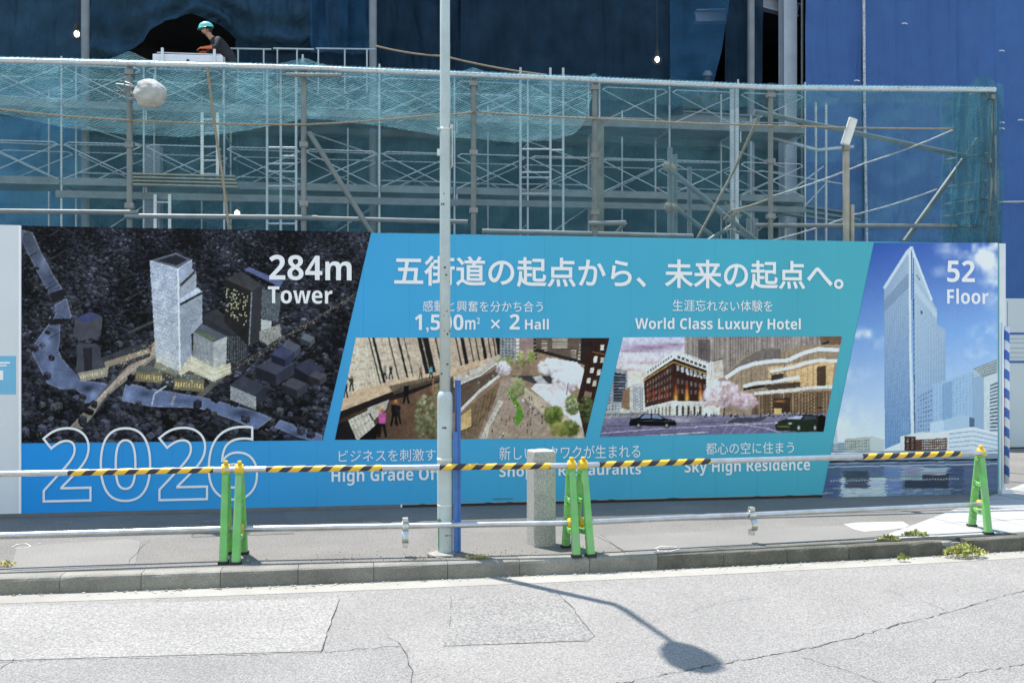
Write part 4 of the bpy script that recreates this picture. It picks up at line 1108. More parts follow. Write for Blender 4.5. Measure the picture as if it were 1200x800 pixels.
# right end: white corner post, blue and white warning sleeve, foot
eu = HLEN
boxobj('corner_post', W(eu - .012, -.002, 1.5), .04, .014, 1.499, mat('white_post', (.68, .69, .72), .5, var=.05), hoard)
def stripe_mat(name, c1, c2, period, slant, axis_u, axis_v):
    m = bpy.data.materials.new(name); m.use_nodes = True
    t = m.node_tree; b = t.nodes['Principled BSDF']; L = t.links.new
    b.inputs['Roughness'].default_value = .5
    g_ = t.nodes.new('ShaderNodeNewGeometry')
    dt = t.nodes.new('ShaderNodeVectorMath'); dt.operation = 'DOT_PRODUCT'; dt.inputs[1].default_value = (Vector(axis_u) + Vector(axis_v) * slant) / period
    L(g_.outputs['Position'], dt.inputs[0])
    fr = t.nodes.new('ShaderNodeMath'); fr.operation = 'FRACT'; L(dt.outputs['Value'], fr.inputs[0])
    gt = t.nodes.new('ShaderNodeMath'); gt.operation = 'GREATER_THAN'; gt.inputs[1].default_value = .5; L(fr.outputs[0], gt.inputs[0])
    mx = t.nodes.new('ShaderNodeMix'); mx.data_type = 'RGBA'; mx.inputs[6].default_value = (*c1, 1); mx.inputs[7].default_value = (*c2, 1)
    L(gt.outputs[0], mx.inputs[0])
    n1 = t.nodes.new('ShaderNodeTexNoise'); n1.inputs['Scale'].default_value = 14; L(g_.outputs['Position'], n1.inputs['Vector'])
    r2 = t.nodes.new('ShaderNodeMapRange'); r2.inputs[3].default_value = .8; r2.inputs[4].default_value = 1.15; L(n1.outputs['Fac'], r2.inputs[0])
    mm = t.nodes.new('ShaderNodeMix'); mm.data_type = 'RGBA'; mm.blend_type = 'MULTIPLY'; mm.inputs[0].default_value = 1
    L(mx.outputs[2], mm.inputs[6]); L(r2.outputs[0], mm.inputs[7]); L(mm.outputs[2], b.inputs['Base Color'])
    return m
M_BWS = stripe_mat('blue_white_tape', (.05, .13, .42), (.66, .68, .72), .23, .9, UP, D)
b = MB().path([W(eu + .030, -.035, .12), W(eu + .030, -.035, 2.0)], .030, 14)
b.build('warning_sleeve', M_BWS, hoard, smooth=True)
b = MB().path([W(eu - .018, -.030, .02), W(eu - .018, -.030, 2.05)], .012, 8)
b.build('sleeve_backing', M_WHITE, hoard, smooth=True)
boxobj('post_foot', W(eu + .0, -.02, .025), .07, .07, .022, M_WHITEP, hoard)

print_sheet('printed_picture', paint_aerial(), [(25.5, 264.5), (435, 272), (378, 515.5), (25.5, 519)], 430, 264, hoard, 'dark aerial night view of a city with a lit glass tower and river', .8, 1.08, (1, 1, .97))
print_sheet('printed_picture', paint_terrace(), [(417, 395.5), (714, 396), (685.5, 513.2), (392.5, 515)], 330, 136, hoard, 'picture of a terraced shopping street seen from an upper deck', .85, 1.15)
print_sheet('printed_picture', paint_hotel(), [(730, 395.3), (986.5, 394), (965, 505.5), (703, 511.5)], 310, 132, hoard, 'picture of a street corner at dusk with a brown hall and cherry tree', .9, 1.15)
print_sheet('printed_picture', paint_tower(), [(1024, 284.5), (1169.0, 284.6), (1169.0, 578.2), (962.5, 586)], 240, 330, hoard, 'picture of a tall glass tower above water under blue sky', .92, 1.06, (1.02, 1.0, .95))

for xa, ya, xb, yb in ((81, 599.5, 88, 602), (118, 598, 128, 600.5), (578, 583, 601, 585)):
    ua, za = UZ(xa, yb); ub, zb = UZ(xb, ya)
    boxobj('scuff', W((ua + ub) / 2, -.0045, (za + zb) / 2), (ub - ua) / 2, .001, (zb - za) / 2 * .7, mat('scuff_grey', (.10, .16, .22), .8, var=.4, scale=40), hoard)
# ------------------------------------------------------------------ lettering, fitted to its measured box
def text_verts(body, off=0.0, outline=0.0, shear=0.0):
    cu = bpy.data.curves.new('lettering', 'FONT')
    cu.body = body; cu.size = 1.0; cu.resolution_u = 5
    if outline:
        cu.fill_mode = 'NONE'; cu.bevel_depth = outline; cu.bevel_resolution = 1
    elif off:
        cu.bevel_depth = off; cu.bevel_resolution = 0
    o = bpy.data.objects.new('lettering', cu); COL.objects.link(o)
    bpy.context.view_layer.update()
    dg = bpy.context.evaluated_depsgraph_get()
    me = bpy.data.meshes.new_from_object(o.evaluated_get(dg))
    co = np.empty(len(me.vertices) * 3); me.vertices.foreach_get('co', co); co = co.reshape(-1, 3)
    faces = [list(p.vertices) for p in me.polygons]
    bpy.data.objects.remove(o); bpy.data.curves.remove(cu); bpy.data.meshes.remove(me)
    return co, faces

def bold(t):                                 # the bold sans-serif letters of the built-in fonts
    out = ''
    for c in t:
        if 'A' <= c <= 'Z': out += chr(0x1D5D4 + ord(c) - 65)
        elif 'a' <= c <= 'z': out += chr(0x1D5EE + ord(c) - 97)
        elif '0' <= c <= '9': out += chr(0x1D7EC + ord(c) - 48)
        else: out += c
    return out

CJK_ADV = (lambda a, b_: b_[0][:, 0].max() - a[0][:, 0].max())(text_verts('五'), text_verts('五五'))
def lettering(body, x0, y0, x1, y1, off=0.0, m=M_WHITE, v=-.007, outline=0.0, name='letter', parent=None):
    co, fs = text_verts(bold(body), off if ord(body[0]) > 0x2000 else 0.0, outline)
    lo, hi = co.min(0), co.max(0)
    ua, za = UZ(x0, (y0 + y1) / 2); ub, _ = UZ(x1, (y0 + y1) / 2)
    xm = (x0 + x1) / 2
    # top and bottom follow the panel's own level lines
    zt = UZ(x0, y0)[1]; zb = UZ(x0, y1)[1]
    U = ua + (co[:, 0] - lo[0]) / (hi[0] - lo[0]) * (ub - ua)
    Z = zb + (co[:, 1] - lo[1]) / (hi[1] - lo[1]) * (zt - zb)
    zz = co[:, 2]; dv = np.zeros(len(U)) if zz.max() - zz.min() < 1e-6 else -.0012 * (zz - zz.min()) / (zz.max() - zz.min())
    V3 = [W(u, v + d_, z) for u, z, d_ in zip(U, Z, dv)]
    # one object per character: square cells for kanji and kana, else runs of ink that share a span of x
    root = list(range(len(co)))
    def find(i):
        while root[i] != i:
            root[i] = root[root[i]]; i = root[i]
        return i
    for f in fs:
        a = find(f[0])
        for k in f[1:]:
            b_ = find(k)
            if b_ != a: root[b_] = a
    isl = {}
    for f in fs: isl.setdefault(find(f[0]), []).append(f)
    spans = []
    for k, ff in isl.items():
        xs = [co[i, 0] for f in ff for i in f]; spans.append((min(xs), max(xs), ff))
    spans.sort(key=lambda q: q[0])
    groups = []
    if ord(body[0]) > 0x2E00:
        cells = {}
        for a, b_, ff in spans: cells.setdefault(int(((a + b_) / 2) / CJK_ADV), []).extend(ff)
        groups = list(cells.values())
    else:
        end = -1e9
        for a, b_, ff in spans:
            if a > end: groups.append(list(ff)); end = b_
            else: groups[-1].extend(ff); end = max(end, b_)
    for ff in groups:
        idx = sorted({i for f in ff for i in f}); re = {i: k for k, i in enumerate(idx)}
        b = MB(); b.v = [V3[i] for i in idx]; b.f = [[re[i] for i in f] for f in ff]; b.m = [0] * len(ff)
        b.build(name, m, parent or hoard)
B = .016
LT = [("284m", 315.5, 298.5, 412, 328, .022), ("Tower", 314, 335.5, 389.5, 355.5, .022),
      ("五街道の起点から、未来の起点へ。", 462, 299, 988, 335, .018),
      ("感動と興奮を分かち合う", 495.5, 352, 636, 365, .0),
      ("1,500", 486, 368, 543, 389.5, .02), ("m²", 545, 372, 562.5, 386, .015), ("×", 575, 374, 586, 385, 0), ("2", 597, 368, 609, 386, .02), ("Hall", 615, 373.5, 643, 386, .02),
      ("生涯忘れない体験を", 788, 351, 905, 364.5, .0), ("World Class Luxury Hotel", 744, 372, 938, 389.5, .02),
      ("ビジネスを刺激する", 397, 527, 524, 541.5, .0), ("High Grade Office", 388.5, 549, 540, 569, .02),
      ("新しいワクワクが生まれる", 585, 523, 750, 539, .0), ("Shops & Restaurants", 585, 545.5, 751, 562.5, .02),
      ("都心の空に住まう", 827, 518.5, 930, 532.5, .0), ("Sky High Residence", 802, 539.5, 949, 557.5, .02),
      ("52", 1109.5, 305, 1142, 330.5, .022), ("Floor", 1109.5, 338, 1158, 356, .022)]
for a_ in LT:
    lettering(a_[0], a_[1], a_[2], a_[3], a_[4], a_[5])
for ch, x0, x1, y0, y1 in (("2", 49.5, 107.5, 500.5, 588.5), ("0", 117, 177.5, 500.5, 588.5), ("2", 185, 244, 500, 587), ("6", 243.5, 302.5, 499, 587)):
    lettering(ch, x0, y0, x1, y1, .0, outline=.0115)
# pale blue notice on the plain panel at the left edge
u0, z0 = UZ(-22, 462); u1, z1 = UZ(18.5, 417)
nb = boxobj('notice', W((u0 + u1) / 2, -.003, (z0 + z1) / 2), (u1 - u0) / 2, .002, (z1 - z0) / 2, M_SKYB, hoard)
for k, (ya, yb, xa, xb) in enumerate(((424, 426, -14, 12), (427.5, 429, -14, 8), (434, 445, -8, 4))):
    ua, za = UZ(xa, yb); ub, zb = UZ(xb, ya)
    boxobj('notice_print', W((ua + ub) / 2, -.0065, (za + zb) / 2), (ub - ua) / 2, .001, (zb - za) / 2, M_WHITE, hoard)
# ------------------------------------------------------------------ lamp post
M_POLE = mat('pole_paint', (.46, .52, .52), .45, .0, var=.06, scale=4, dirt=(.36, .40, .39), dscale=5, damt=.5, speck=.04, sscale=60)
M_TAPE = mat('pole_wrap', (.62, .64, .62), .6, var=.1, scale=20)
M_RUST = mat('scuffed_steel', (.10, .09, .08), .8, var=.4, scale=25)
M_MOSS = mat('green_paint_scuff', (.10, .22, .09), .8, var=.3, scale=20)
M_BLUEP = mat('blue_steel_paint', (.05, .16, .45), .45, .0, var=.12, scale=8, dirt=(.04, .09, .22), dscale=6, damt=.5)
PB = Vector((-.575, 8.545, 0))
lp = thing('lamp_post', PB, 'tall pale grey street lamp post standing at the kerb before the hoarding', 'lamp post')
def lathe(name, prof, m, parent, c=PB, n=24):
    b = MB(); vs = [c + Vector((math.cos(2 * math.pi * k / n) * r, math.sin(2 * math.pi * k / n) * r, z)) for r, z in prof for k in range(n)]
    b.add(vs, [[i * n + k, i * n + (k + 1) % n, (i + 1) * n + (k + 1) % n, (i + 1) * n + k] for i in range(len(prof) - 1) for k in range(n)])
    return b.build(name, m, parent, smooth=True)
lathe('pole_sleeve', [(.0665, -.01), (.0665, .3), (.0665, 1.30), (.066, 1.33), (.060, 1.355), (.050, 1.372), (.047, 1.376)], M_POLE, lp)
H1 = 4.95
arm_dir = Vector((.13, -.99, 0)).normalized()
pp = [PB + UP * 1.37, PB + UP * 2.6, PB + UP * 3.8, PB + UP * (H1 - .12)]
curve = []
for k in range(1, 10):
    t = k / 9; a = t * R(54)
    curve.append(PB + UP * (H1 - .12 + .38 * math.sin(a)) + arm_dir * (.38 * (1 - math.cos(a))))
end = curve[-1]
adir = (UP * math.cos(R(54)) + arm_dir * math.sin(R(54)))
tip = end + adir * .78
b = MB().path(pp + curve + [end + adir * .4, tip], [.046, .045, .044, .042] + [.032] * 9 + [.026, .024], 20)
b.build('pole', M_POLE, lp, smooth=True)
# lamp head: a flat pear-shaped lantern on the arm's end
hb = MB()
side = arm_dir.cross(UP).normalized()
hl = .62
ax = (arm_dir * .98 + UP * .16).normalized(); az = side.cross(ax).normalized()
rings = []
for i, (t, w, h0, h1) in enumerate(((0, .035, -.035, .035), (.06, .07, -.05, .05), (.2, .125, -.07, .065), (.45, .165, -.09, .07), (.7, .165, -.085, .06), (.9, .12, -.06, .045), (1.0, .03, -.02, .015))):
    ring = []
    for k in range(16):
        a = 2 * math.pi * k / 16
        y = math.sin(a); ring.append(tip + ax * (t * hl - .03) + side * (math.cos(a) * w) + az * (y * (h1 if y > 0 else -h0)))
    rings.append(ring)
hb.add([p for r in rings for p in r], [[i * 16 + k, i * 16 + (k + 1) % 16, (i + 1) * 16 + (k + 1) % 16, (i + 1) * 16 + k] for i in range(len(rings) - 1) for k in range(16)] + [list(range(16)), [(len(rings) - 1) * 16 + k for k in range(16)]])
hb.build('lamp_head', M_POLE, lp, smooth=True)
for z, r, h in ((.79, .0685, .016), (3.62, .0475, .012), (.40, .0672, .008)):
    lathe('band', [(r - .002, z - h), (r, z - h), (r, z + h), (r - .002, z + h)], M_TAPE, lp)
boxobj('band_clip', PB + Vector((-.052, -.02, 3.62)), .012, .012, .012, M_GALV, lp)
boxobj('band_clip', PB + Vector((.056, -.012, 3.64)), .014, .01, .02, M_GALV, lp)
boxobj('small_plate', PB + Vector((-.052, -.012, 3.42)), .014, .012, .028, M_TAPE, lp)
tube('conduit', PB + Vector((.062, -.01, 3.30)), PB + Vector((.062, -.01, 3.64)), .006, M_GALV, lp)
tube('conduit', PB + Vector((.062, -.01, 3.30)), PB + Vector((.045, -.01, 3.28)), .006, M_GALV, lp)
# scuffs at the foot: bare grey below a flake of green
def arc_patch(name, a0, a1, z0, z1, r, m, parent, rag=.02):
    b = MB(); n = 8
    top = [z1 + random.uniform(-rag, rag) for _ in range(n + 1)]; bot = [z0 + random.uniform(-rag, rag) for _ in range(n + 1)]
    for i in range(n):
        p = []
        for k, (zz) in ((i, bot), (i + 1, bot), (i + 1, top), (i, top)):
            a = a0 + (a1 - a0) * k / n
            p.append(PB + Vector((math.cos(a) * r, math.sin(a) * r, zz[k])))
        b.quad(*p)
    return b.build(name, m, parent)
arc_patch('paint_scuff', R(200), R(245), .245, .285, .0673, M_MOSS, lp, .012)
arc_patch('paint_scuff', R(212), R(226), .03, .25, .0675, M_MOSS, lp, .03)
arc_patch('paint_scuff', R(275), R(330), .145, .152, .0676, M_RUST, lp, .004)
arc_patch('paint_scuff', R(250), R(285), 1.06, 1.072, .0672, M_RUST, lp, .004)
for k in range(14):
    z = random.uniform(1.5, 3.2); a = R(random.uniform(215, 325)); r = .0462
    arc_patch('chip', a, a + R(random.uniform(8, 26)), z, z + random.uniform(.006, .018), r, M_RUST, lp, .003)

# blue steel channel strapped beside the pole
bp = thing('blue_post', PB + Vector((.105, .0, 0)), 'blue painted steel channel standing against the lamp post', 'post')
boxobj('channel_web', PB + Vector((.112, .0, .735)), .004, .03, .735, M_BLUEP, bp, Vector((1, 0, 0)), Vector((0, 1, 0)))
boxobj('channel_flange', PB + Vector((.096, .028, .735)), .013, .003, .735, M_BLUEP, bp, Vector((1, 0, 0)), Vector((0, 1, 0)))
boxobj('channel_flange', PB + Vector((.091, -.031, .515)), .018, .004, .515, M_BLUEP, bp, Vector((1, 0, 0)), Vector((0, 1, 0)))
boxobj('channel_flange', PB + Vector((.126, -.014, .735)), .011, .003, .733, M_BLUEP, bp, Vector((1, 0, 0)), Vector((0, 1, 0)))

# ------------------------------------------------------------------ granite bollard
M_GRAN = mat('granite', (.38, .37, .34), .75, var=.08, scale=5, speck=.42, sscale=110, bump=.15, bscale=200)
bc = G(636, 641); bc = Vector((bc.x - .01, bc.y + .13, 0))
rz = R(19)
bx_ = Vector((math.cos(rz), math.sin(rz), 0)); by_ = Vector((-math.sin(rz), math.cos(rz), 0))
b = MB()
def bring(z, s):
    h = .103 * s; k = .010 * s
    return [bc + bx_ * x_ + by_ * y_ + UP * z for x_, y_ in ((-h + k, -h), (h - k, -h), (h, -h + k), (h, h - k), (h - k, h), (-h + k, h), (-h, h - k), (-h, -h + k))]
rg = [bring(-.01, 1), bring(.80, .995), bring(.828, .985), bring(.838, .94)]
b.add([p for r in rg for p in r], [[i * 8 + k, i * 8 + (k + 1) % 8, (i + 1) * 8 + (k + 1) % 8, (i + 1) * 8 + k] for i in range(3) for k in range(8)] + [[24 + k for k in range(8)]])
bo = b.build('bollard', M_GRAN, bevel=.004, segs=2)
tag(bo, 'square speckled granite bollard behind the barrier pipes', 'bollard')

# ------------------------------------------------------------------ pipe barricades
M_GREEN = mat('green_plastic', (.15, .45, .11), .42, var=.14, scale=9, dirt=(.24, .36, .2), dscale=7, damt=.8)
M_YEL = mat('yellow_plastic', (.72, .44, .02), .45, var=.12, scale=20)
M_PIPE = mat('barrier_pipe', (.50, .51, .52), .33, .8, var=.1, scale=14, dirt=(.30, .27, .23), dscale=5, damt=.35)
def hazard_mat():
    """black and yellow tape wound round a pipe: stripes follow length and angle"""
    m = bpy.data.materials.new('hazard_tape'); m.use_nodes = True
    t = m.node_tree; b_ = t.nodes['Principled BSDF']; L = t.links.new
    b_.inputs['Roughness'].default_value = .4
    uv = t.nodes.new('ShaderNodeAttribute'); uv.attribute_name = 'wrap'
    sp = t.nodes.new('ShaderNodeSeparateXYZ'); L(uv.outputs['Vector'], sp.inputs[0])
    fr = t.nodes.new('ShaderNodeMath'); fr.operation = 'FRACT'; L(sp.outputs[0], fr.inputs[0])
    gt = t.nodes.new('ShaderNodeMath'); gt.operation = 'GREATER_THAN'; gt.inputs[1].default_value = .48; L(fr.outputs[0], gt.inputs[0])
    mx = t.nodes.new('ShaderNodeMix'); mx.data_type = 'RGBA'; mx.inputs[6].default_value = (.02, .022, .03, 1); mx.inputs[7].default_value = (.76, .45, .03, 1)
    L(gt.outputs[0], mx.inputs[0]); L(mx.outputs[2], b_.inputs['Base Color'])
    return m
M_HAZ = hazard_mat()
def hazard(a, b2, r, parent):
    a = Vector(a); b2 = Vector(b2); L = (b2 - a).length; z = (b2 - a).normalized(); x = UP; y = z.cross(x)
    n = 20; seg = 48
    me = bpy.data.meshes.new('hazard_tape'); vs = []; wr = []
    for i in range(seg + 1):
        for k in range(n + 1):
            an = 2 * math.pi * k / n; s_ = i / seg * L
            rr = r * (1 + .03 * math.sin((s_ / .09 + an / 6.283) * 6.283))
            vs.append(a + z * s_ + (x * math.cos(an) + y * math.sin(an)) * rr); wr.append((s_ / .165 + k / n, 0, 0))
    org = world_of(parent).translation
    N1 = n + 1
    me.from_pydata([p - org for p in vs], [], [[i * N1 + k, i * N1 + k + 1, (i + 1) * N1 + k + 1, (i + 1) * N1 + k] for i in range(seg) for k in range(n)])
    at = me.attributes.new('wrap', 'FLOAT_VECTOR', 'POINT'); at.data.foreach_set('vector', [c for w in wr for c in w])
    me.materials.append(M_HAZ); me.shade_smooth()
    o = bpy.data.objects.new('hazard_tape', me); o.location = org; COL.objects.link(o); adopt(o, parent)
    return o
def stand(c, axis, label):
    """A-shaped plastic pipe stand; axis is the way its feet spread"""
    c = Vector(c); ay = Vector((axis[0], axis[1], 0)).normalized(); ax_ = Vector((ay.y, -ay.x, 0))
    t = thing('barricade_stand', c, label, 'barricade', 'green barricade stands')
    for s_ in (-1, 1):
        foot = c + ay * (s_ * .205); top = c + ay * (s_ * .048) + UP * .70
        b = MB()
        d_ = (top - foot).normalized(); wx = ax_; wy = d_.cross(ax_).normalized()
        prof = []
        for q, (f, hw, hd) in enumerate(((0, .033, .028), (.03, .035, .030), (.5, .032, .026), (.96, .028, .023), (1.0, .024, .018))):
            p = foot + (top - foot) * f
            prof.append([p + wx * (x_ * hw) + wy * (y_ * hd) for x_, y_ in ((-1, -.6), (-.7, -1), (.7, -1), (1, -.6), (1, .6), (.7, 1), (-.7, 1), (-1, .6))])
        b.add([p for r in prof for p in r], [[i * 8 + k, i * 8 + (k + 1) % 8, (i + 1) * 8 + (k + 1) % 8, (i + 1) * 8 + k] for i in range(4) for k in range(8)] + [list(range(8))[::-1], [32 + k for k in range(8)]])
        lg = b.build('leg', M_GREEN, t, bevel=.004, segs=1)
        # ribs moulded on the leg's inner face
        for f in (.12, .2, .28, .4, .56, .66):
            p = foot + (top - foot) * f - ay * (s_ * .030)
            rb = MB(); rb.box(p, .028, .010, .009, ax_, ay)
            rb.build('rib', M_GREEN, lg, bevel=.003, segs=1)
        b2 = MB(); b2.box(foot + UP * .010, .042, .036, .012, ax_, ay)
        b2.build('foot_pad', mat('black_rubber', (.02, .02, .02), .8), lg, bevel=.003, segs=1)
    for z in (.20, .46):
        hw = .205 - (.205 - .048) * z / .70
        b = MB()
        b.add([p for f in (-1, -.5, 0, .5, 1) for p in [c + ay * (f * hw) + UP * (z - .025 * (1 - f * f) + dz) + ax_ * dx for dx, dz in ((-.02, -.018), (.02, -.018), (.02, .018), (-.02, .018))]],
              [[i * 4 + k, i * 4 + (k + 1) % 4, (i + 1) * 4 + (k + 1) % 4, (i + 1) * 4 + k] for i in range(4) for k in range(4)])
        b.build('crossbar', M_GREEN, t, bevel=.003, segs=1)
    b = MB(); b.box(c + UP * .69, .034, .045, .03, ax_, ay); b.build('apex_block', M_GREEN, t, bevel=.008)
    for z, r in ((.742, .040), (.252, .037)):
        b = MB()
        cc = c + UP * z - ay * .02
        n = 14; vs = []
        for i, (x_, rr) in enumerate(((-.036, r * .8), (-.03, r), (-.012, r * 1.02), (.012, r * .96), (.03, r), (.036, r * .8))):
            for k in range(n):
                a = 2 * math.pi * k / n
                q = rr * (1.14 if k in (3, 4, 10, 11) else .95)
                vs.append(cc + ax_ * x_ + UP * (math.sin(a) * q) + ay * (math.cos(a) * q))
        b.add(vs, [[i * n + k, i * n + (k + 1) % n, (i + 1) * n + (k + 1) % n, (i + 1) * n + k] for i in range(5) for k in range(n)] + [list(range(n)), [5 * n + k for k in range(n)]])
        b.build('pipe_holder', M_YEL, t, bevel=.004, segs=1)
    b = MB(); cc = c + UP * .80
    b.box(cc - ay * .02, .016, .02, .014, ax_, ay); b.build('holder_knob', M_YEL, t, bevel=.006)
    return t
ST = [((-2.374, 8.27), (-.073, .404), 'left of the two green plastic stands at the lettering 2026'),
      ((-2.256, 8.257), (-.05, .43), 'right of the two green plastic stands at the lettering 2026'),
      ((.505, 8.53), (-.055, .33), 'left of the two green plastic stands beside the granite bollard'),
      ((.605, 8.55), (-.09, .32), 'right of the two green plastic stands beside the granite bollard'),
      ((4.487, 9.55), (.03, .36), 'single green plastic stand on the pale paving at the right'),
      ((-5.3, 7.75), (-.073, .404), 'green plastic stand holding the far left barrier pipes')]
for c, ax_, lb in ST:
    stand((c[0], c[1], 0), ax_, lb)
def along(a, b, px):                         # point of a level pipe seen at photo column px
    k = (px - 600) / FPX
    t = (k * a.y - a.x) / ((b.x - a.x) - k * (b.y - a.y))
    return a + (b - a) * t
fo = Vector((.01, -.02, 0))
PIPES = [(Vector((-5.36, 7.74, 0)) , Vector((-2.30, 8.27, 0)), [(80, 250)], 'left'),
         (Vector((-2.31, 8.25, 0)), Vector((.545, 8.53, 0)), [(312, 448), (515, 645)], 'middle'),
         (Vector((.565, 8.55, 0)), Vector((4.53, 9.55, 0)), [(702, 832), (1010, 1125)], 'right')]
PT = {'left': ('steel top barrier pipe taped in black and yellow before the lettering 2026', 'bare steel lower barrier pipe at far left below the lettering 2026'),
      'middle': ('steel top barrier pipe with two taped lengths crossing the lamp post', 'bare steel lower barrier pipe crossing the foot of the lamp post'),
      'right': ('steel top barrier pipe with two taped lengths running to the right end stand', 'bare steel lower barrier pipe running to the right end stand')}
PV = {}
for a, b2, tapes, nm in PIPES:
    a = a + fo; b2 = b2 + fo
    for z, q in ((.742, 0), (.252, 1)):
        p0, p1 = a + UP * z, b2 + UP * z
        t = thing('barrier_pipe', (p0 + p1) / 2 - UP * .0, PT[nm][q], 'pipe')
        tube('pipe_body', p0, p1, .0243, M_PIPE, t, 16)
        PV[(nm, q)] = (p0, p1)
        if q == 0:
            for x0, x1 in tapes:
                hazard(along(p0, p1, x0), along(p0, p1, x1), .0262, t)
# swivel clamps left on the lower pipes
M_CLAMP = mat('zinc_clamp', (.55, .55, .53), .35, .8, var=.15, scale=25)
def clamp(px, nm, rot, label):
    p0, p1 = PV[(nm, 1)]; c = along(p0, p1, px); d_ = (p1 - p0).normalized(); n_ = Vector((-d_.y, d_.x, 0))
    t = thing('pipe_clamp', c, label, 'clamp')
    b = MB(); n = 18; vs = []
    for w_, rr in ((-.027, .042), (-.027, .027), (.027, .027), (.027, .042)):
        for k in range(n + 1):
            a = R(rot + 20) + R(320) * k / n
            vs.append(c + d_ * w_ + (UP * math.sin(a) + n_ * math.cos(a)) * rr)
    N1 = n + 1
    b.add(vs, [[(i % 4) * N1 + k, (i % 4) * N1 + k + 1, ((i + 1) % 4) * N1 + k + 1, ((i + 1) % 4) * N1 + k] for i in range(4) for k in range(n)])
    b.build('jaw', M_CLAMP, t)
    # the second half hangs open
    b = MB(); n = 10; vs = []
    hc = c - UP * .088 + d_ * (.012 if rot else 0)
    for w_, rr in ((-.027, .062), (-.027, .048), (.027, .048), (.027, .062)):
        for k in range(n + 1):
            a = R(70 + rot) + R(200) * k / n
            vs.append(hc + d_ * w_ + (UP * math.sin(a) + n_ * math.cos(a)) * rr)
    N1 = n + 1
    b.add(vs, [[(i % 4) * N1 + k, (i % 4) * N1 + k + 1, ((i + 1) % 4) * N1 + k + 1, ((i + 1) % 4) * N1 + k] for i in range(4) for k in range(n)])
    b.build('open_jaw', M_CLAMP, t)
    b = MB(); b.box(c + UP * .054 - n_ * .01, .024, .026, .018, d_, n_); b.build('hinge', M_CLAMP, t, bevel=.004); b = MB(); b.box(c - UP * .150 - n_ * .012, .022, .024, .026, d_, n_); b.build('latch', M_CLAMP, t, bevel=.004); pass
    tube('bolt', c + UP * .05 - n_ * .05, c + UP * .05 + n_ * .03, .006, M_CLAMP, t)
clamp(475, 'middle', 0, 'open zinc pipe clamp hanging on the lower pipe left of the lamp post')
clamp(880, 'right', 35, 'open zinc pipe clamp hanging on the right lower pipe below the lettering')

# ------------------------------------------------------------------ weeds
M_LEAF = mat('weed_leaf', (.24, .30, .06), .6, var=.3, scale=30)
M_LEAFY = mat('dry_weed_leaf', (.42, .37, .12), .7, var=.3, scale=30)
def weed(px, py, r, h, n, label, dry=.3, zb=0.0, ry=.5, kz=0.0):
    c = G(px, py, kz); c = Vector((c.x, c.y, kz))
    t = thing('weed', c, label, 'weed', 'weeds in the kerb joints')
    ls = MB()
    for _ in range(n):
        a = random.uniform(0, 6.283); q = random.random() ** .6
        p = c + Vector((math.cos(a) * r * q, math.sin(a) * r * ry * q, 0))
        hh = h * (1.15 - .8 * q) * random.uniform(.5, 1.1)
        ln = random.uniform(.018, .045); w_ = ln * random.uniform(.22, .42)
        d_ = Vector((math.cos(a) * q + random.gauss(0, .5), math.sin(a) * q + random.gauss(0, .5), random.uniform(-.1, .9))).normalized()
        s_ = d_.cross(Vector((random.gauss(0, 1), random.gauss(0, 1), random.gauss(0, 1)))).normalized()
        o_ = p + UP * hh
        mi = 1 if random.random() < dry else 0
        ls.add([o_, o_ + d_ * ln * .5 + s_ * w_, o_ + d_ * ln, o_ + d_ * ln * .5 - s_ * w_], [[0, 1, 2, 3]], mi)
    lo = ls.build('foliage', [M_LEAF, M_LEAFY], t)
    lo['kind'] = 'stuff'
    st = MB()
    for _ in range(max(3, n // 14)):
        a = random.uniform(0, 6.283); q = random.random()
        p = c + Vector((math.cos(a) * r * q * .7, math.sin(a) * r * ry * q * .7, 0))
        st.path([p - UP * .01, p + UP * h * .9 * random.uniform(.5, 1) + Vector((random.gauss(0, .012), random.gauss(0, .012), 0))], .0018, 4, cap=False)
    st.build('stems', M_LEAFY, t)['kind'] = 'stuff'
weed(1131, 652, .18, .10, 380, 'bushy yellow green weed growing from the road against the kerb', .45, kz=ROAD_Z + .01)
weed(1072, 628, .10, .035, 150, 'low green weed in the kerb joint right of its twin near the right stand', .25, ry=.3)
weed(1040, 633, .09, .035, 110, 'low yellow weed in the kerb joint left of its twin near the right stand', .4, ry=.3)
weed(1059, 657, .035, .055, 30, 'tiny green sprout at the foot of the kerb below the chipped stone', .1, kz=ROAD_Z + .01)
weed(8, 663, .05, .03, 40, 'dry brown tuft on the pavement at the far left edge', .95)
weed(560, 654, .10, .012, 50, 'thin dry weeds in the joint right of the lamp post foot', .85, ry=.25)
# ------------------------------------------------------------------ steel building behind, open in front, walls and roof added to keep it dark
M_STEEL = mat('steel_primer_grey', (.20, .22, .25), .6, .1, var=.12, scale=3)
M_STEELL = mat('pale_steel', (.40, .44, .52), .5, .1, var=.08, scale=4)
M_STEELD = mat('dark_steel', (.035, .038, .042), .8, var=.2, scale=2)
M_SLABC = mat('concrete_deck', (.10, .10, .10), .9, var=.15, scale=2)
VB = 13.0
bl = thing('steel_frame_building', W(5, VB, 0), 'dark half built steel frame building behind the scaffolding', 'building')
U0, U1 = -16.0, 19.0
def bbox_uvz(name, u0, u1, v0, v1, z0, z1, m, parent=bl):
    return boxobj(name, W((u0 + u1) / 2, (v0 + v1) / 2, (z0 + z1) / 2), (u1 - u0) / 2, (v1 - v0) / 2, (z1 - z0) / 2, m, parent)
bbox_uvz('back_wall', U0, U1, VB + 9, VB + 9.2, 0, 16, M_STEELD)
bbox_uvz('shade_side_wall', U0 - .2, U0 - .005, VB, VB + 9, 0, 16, M_STEELD)  # unseen end walls, added to stop light entering from the sides
bbox_uvz('shade_side_wall', U1 + .005, U1 + .2, VB, VB + 9, 0, 16, M_STEELD)
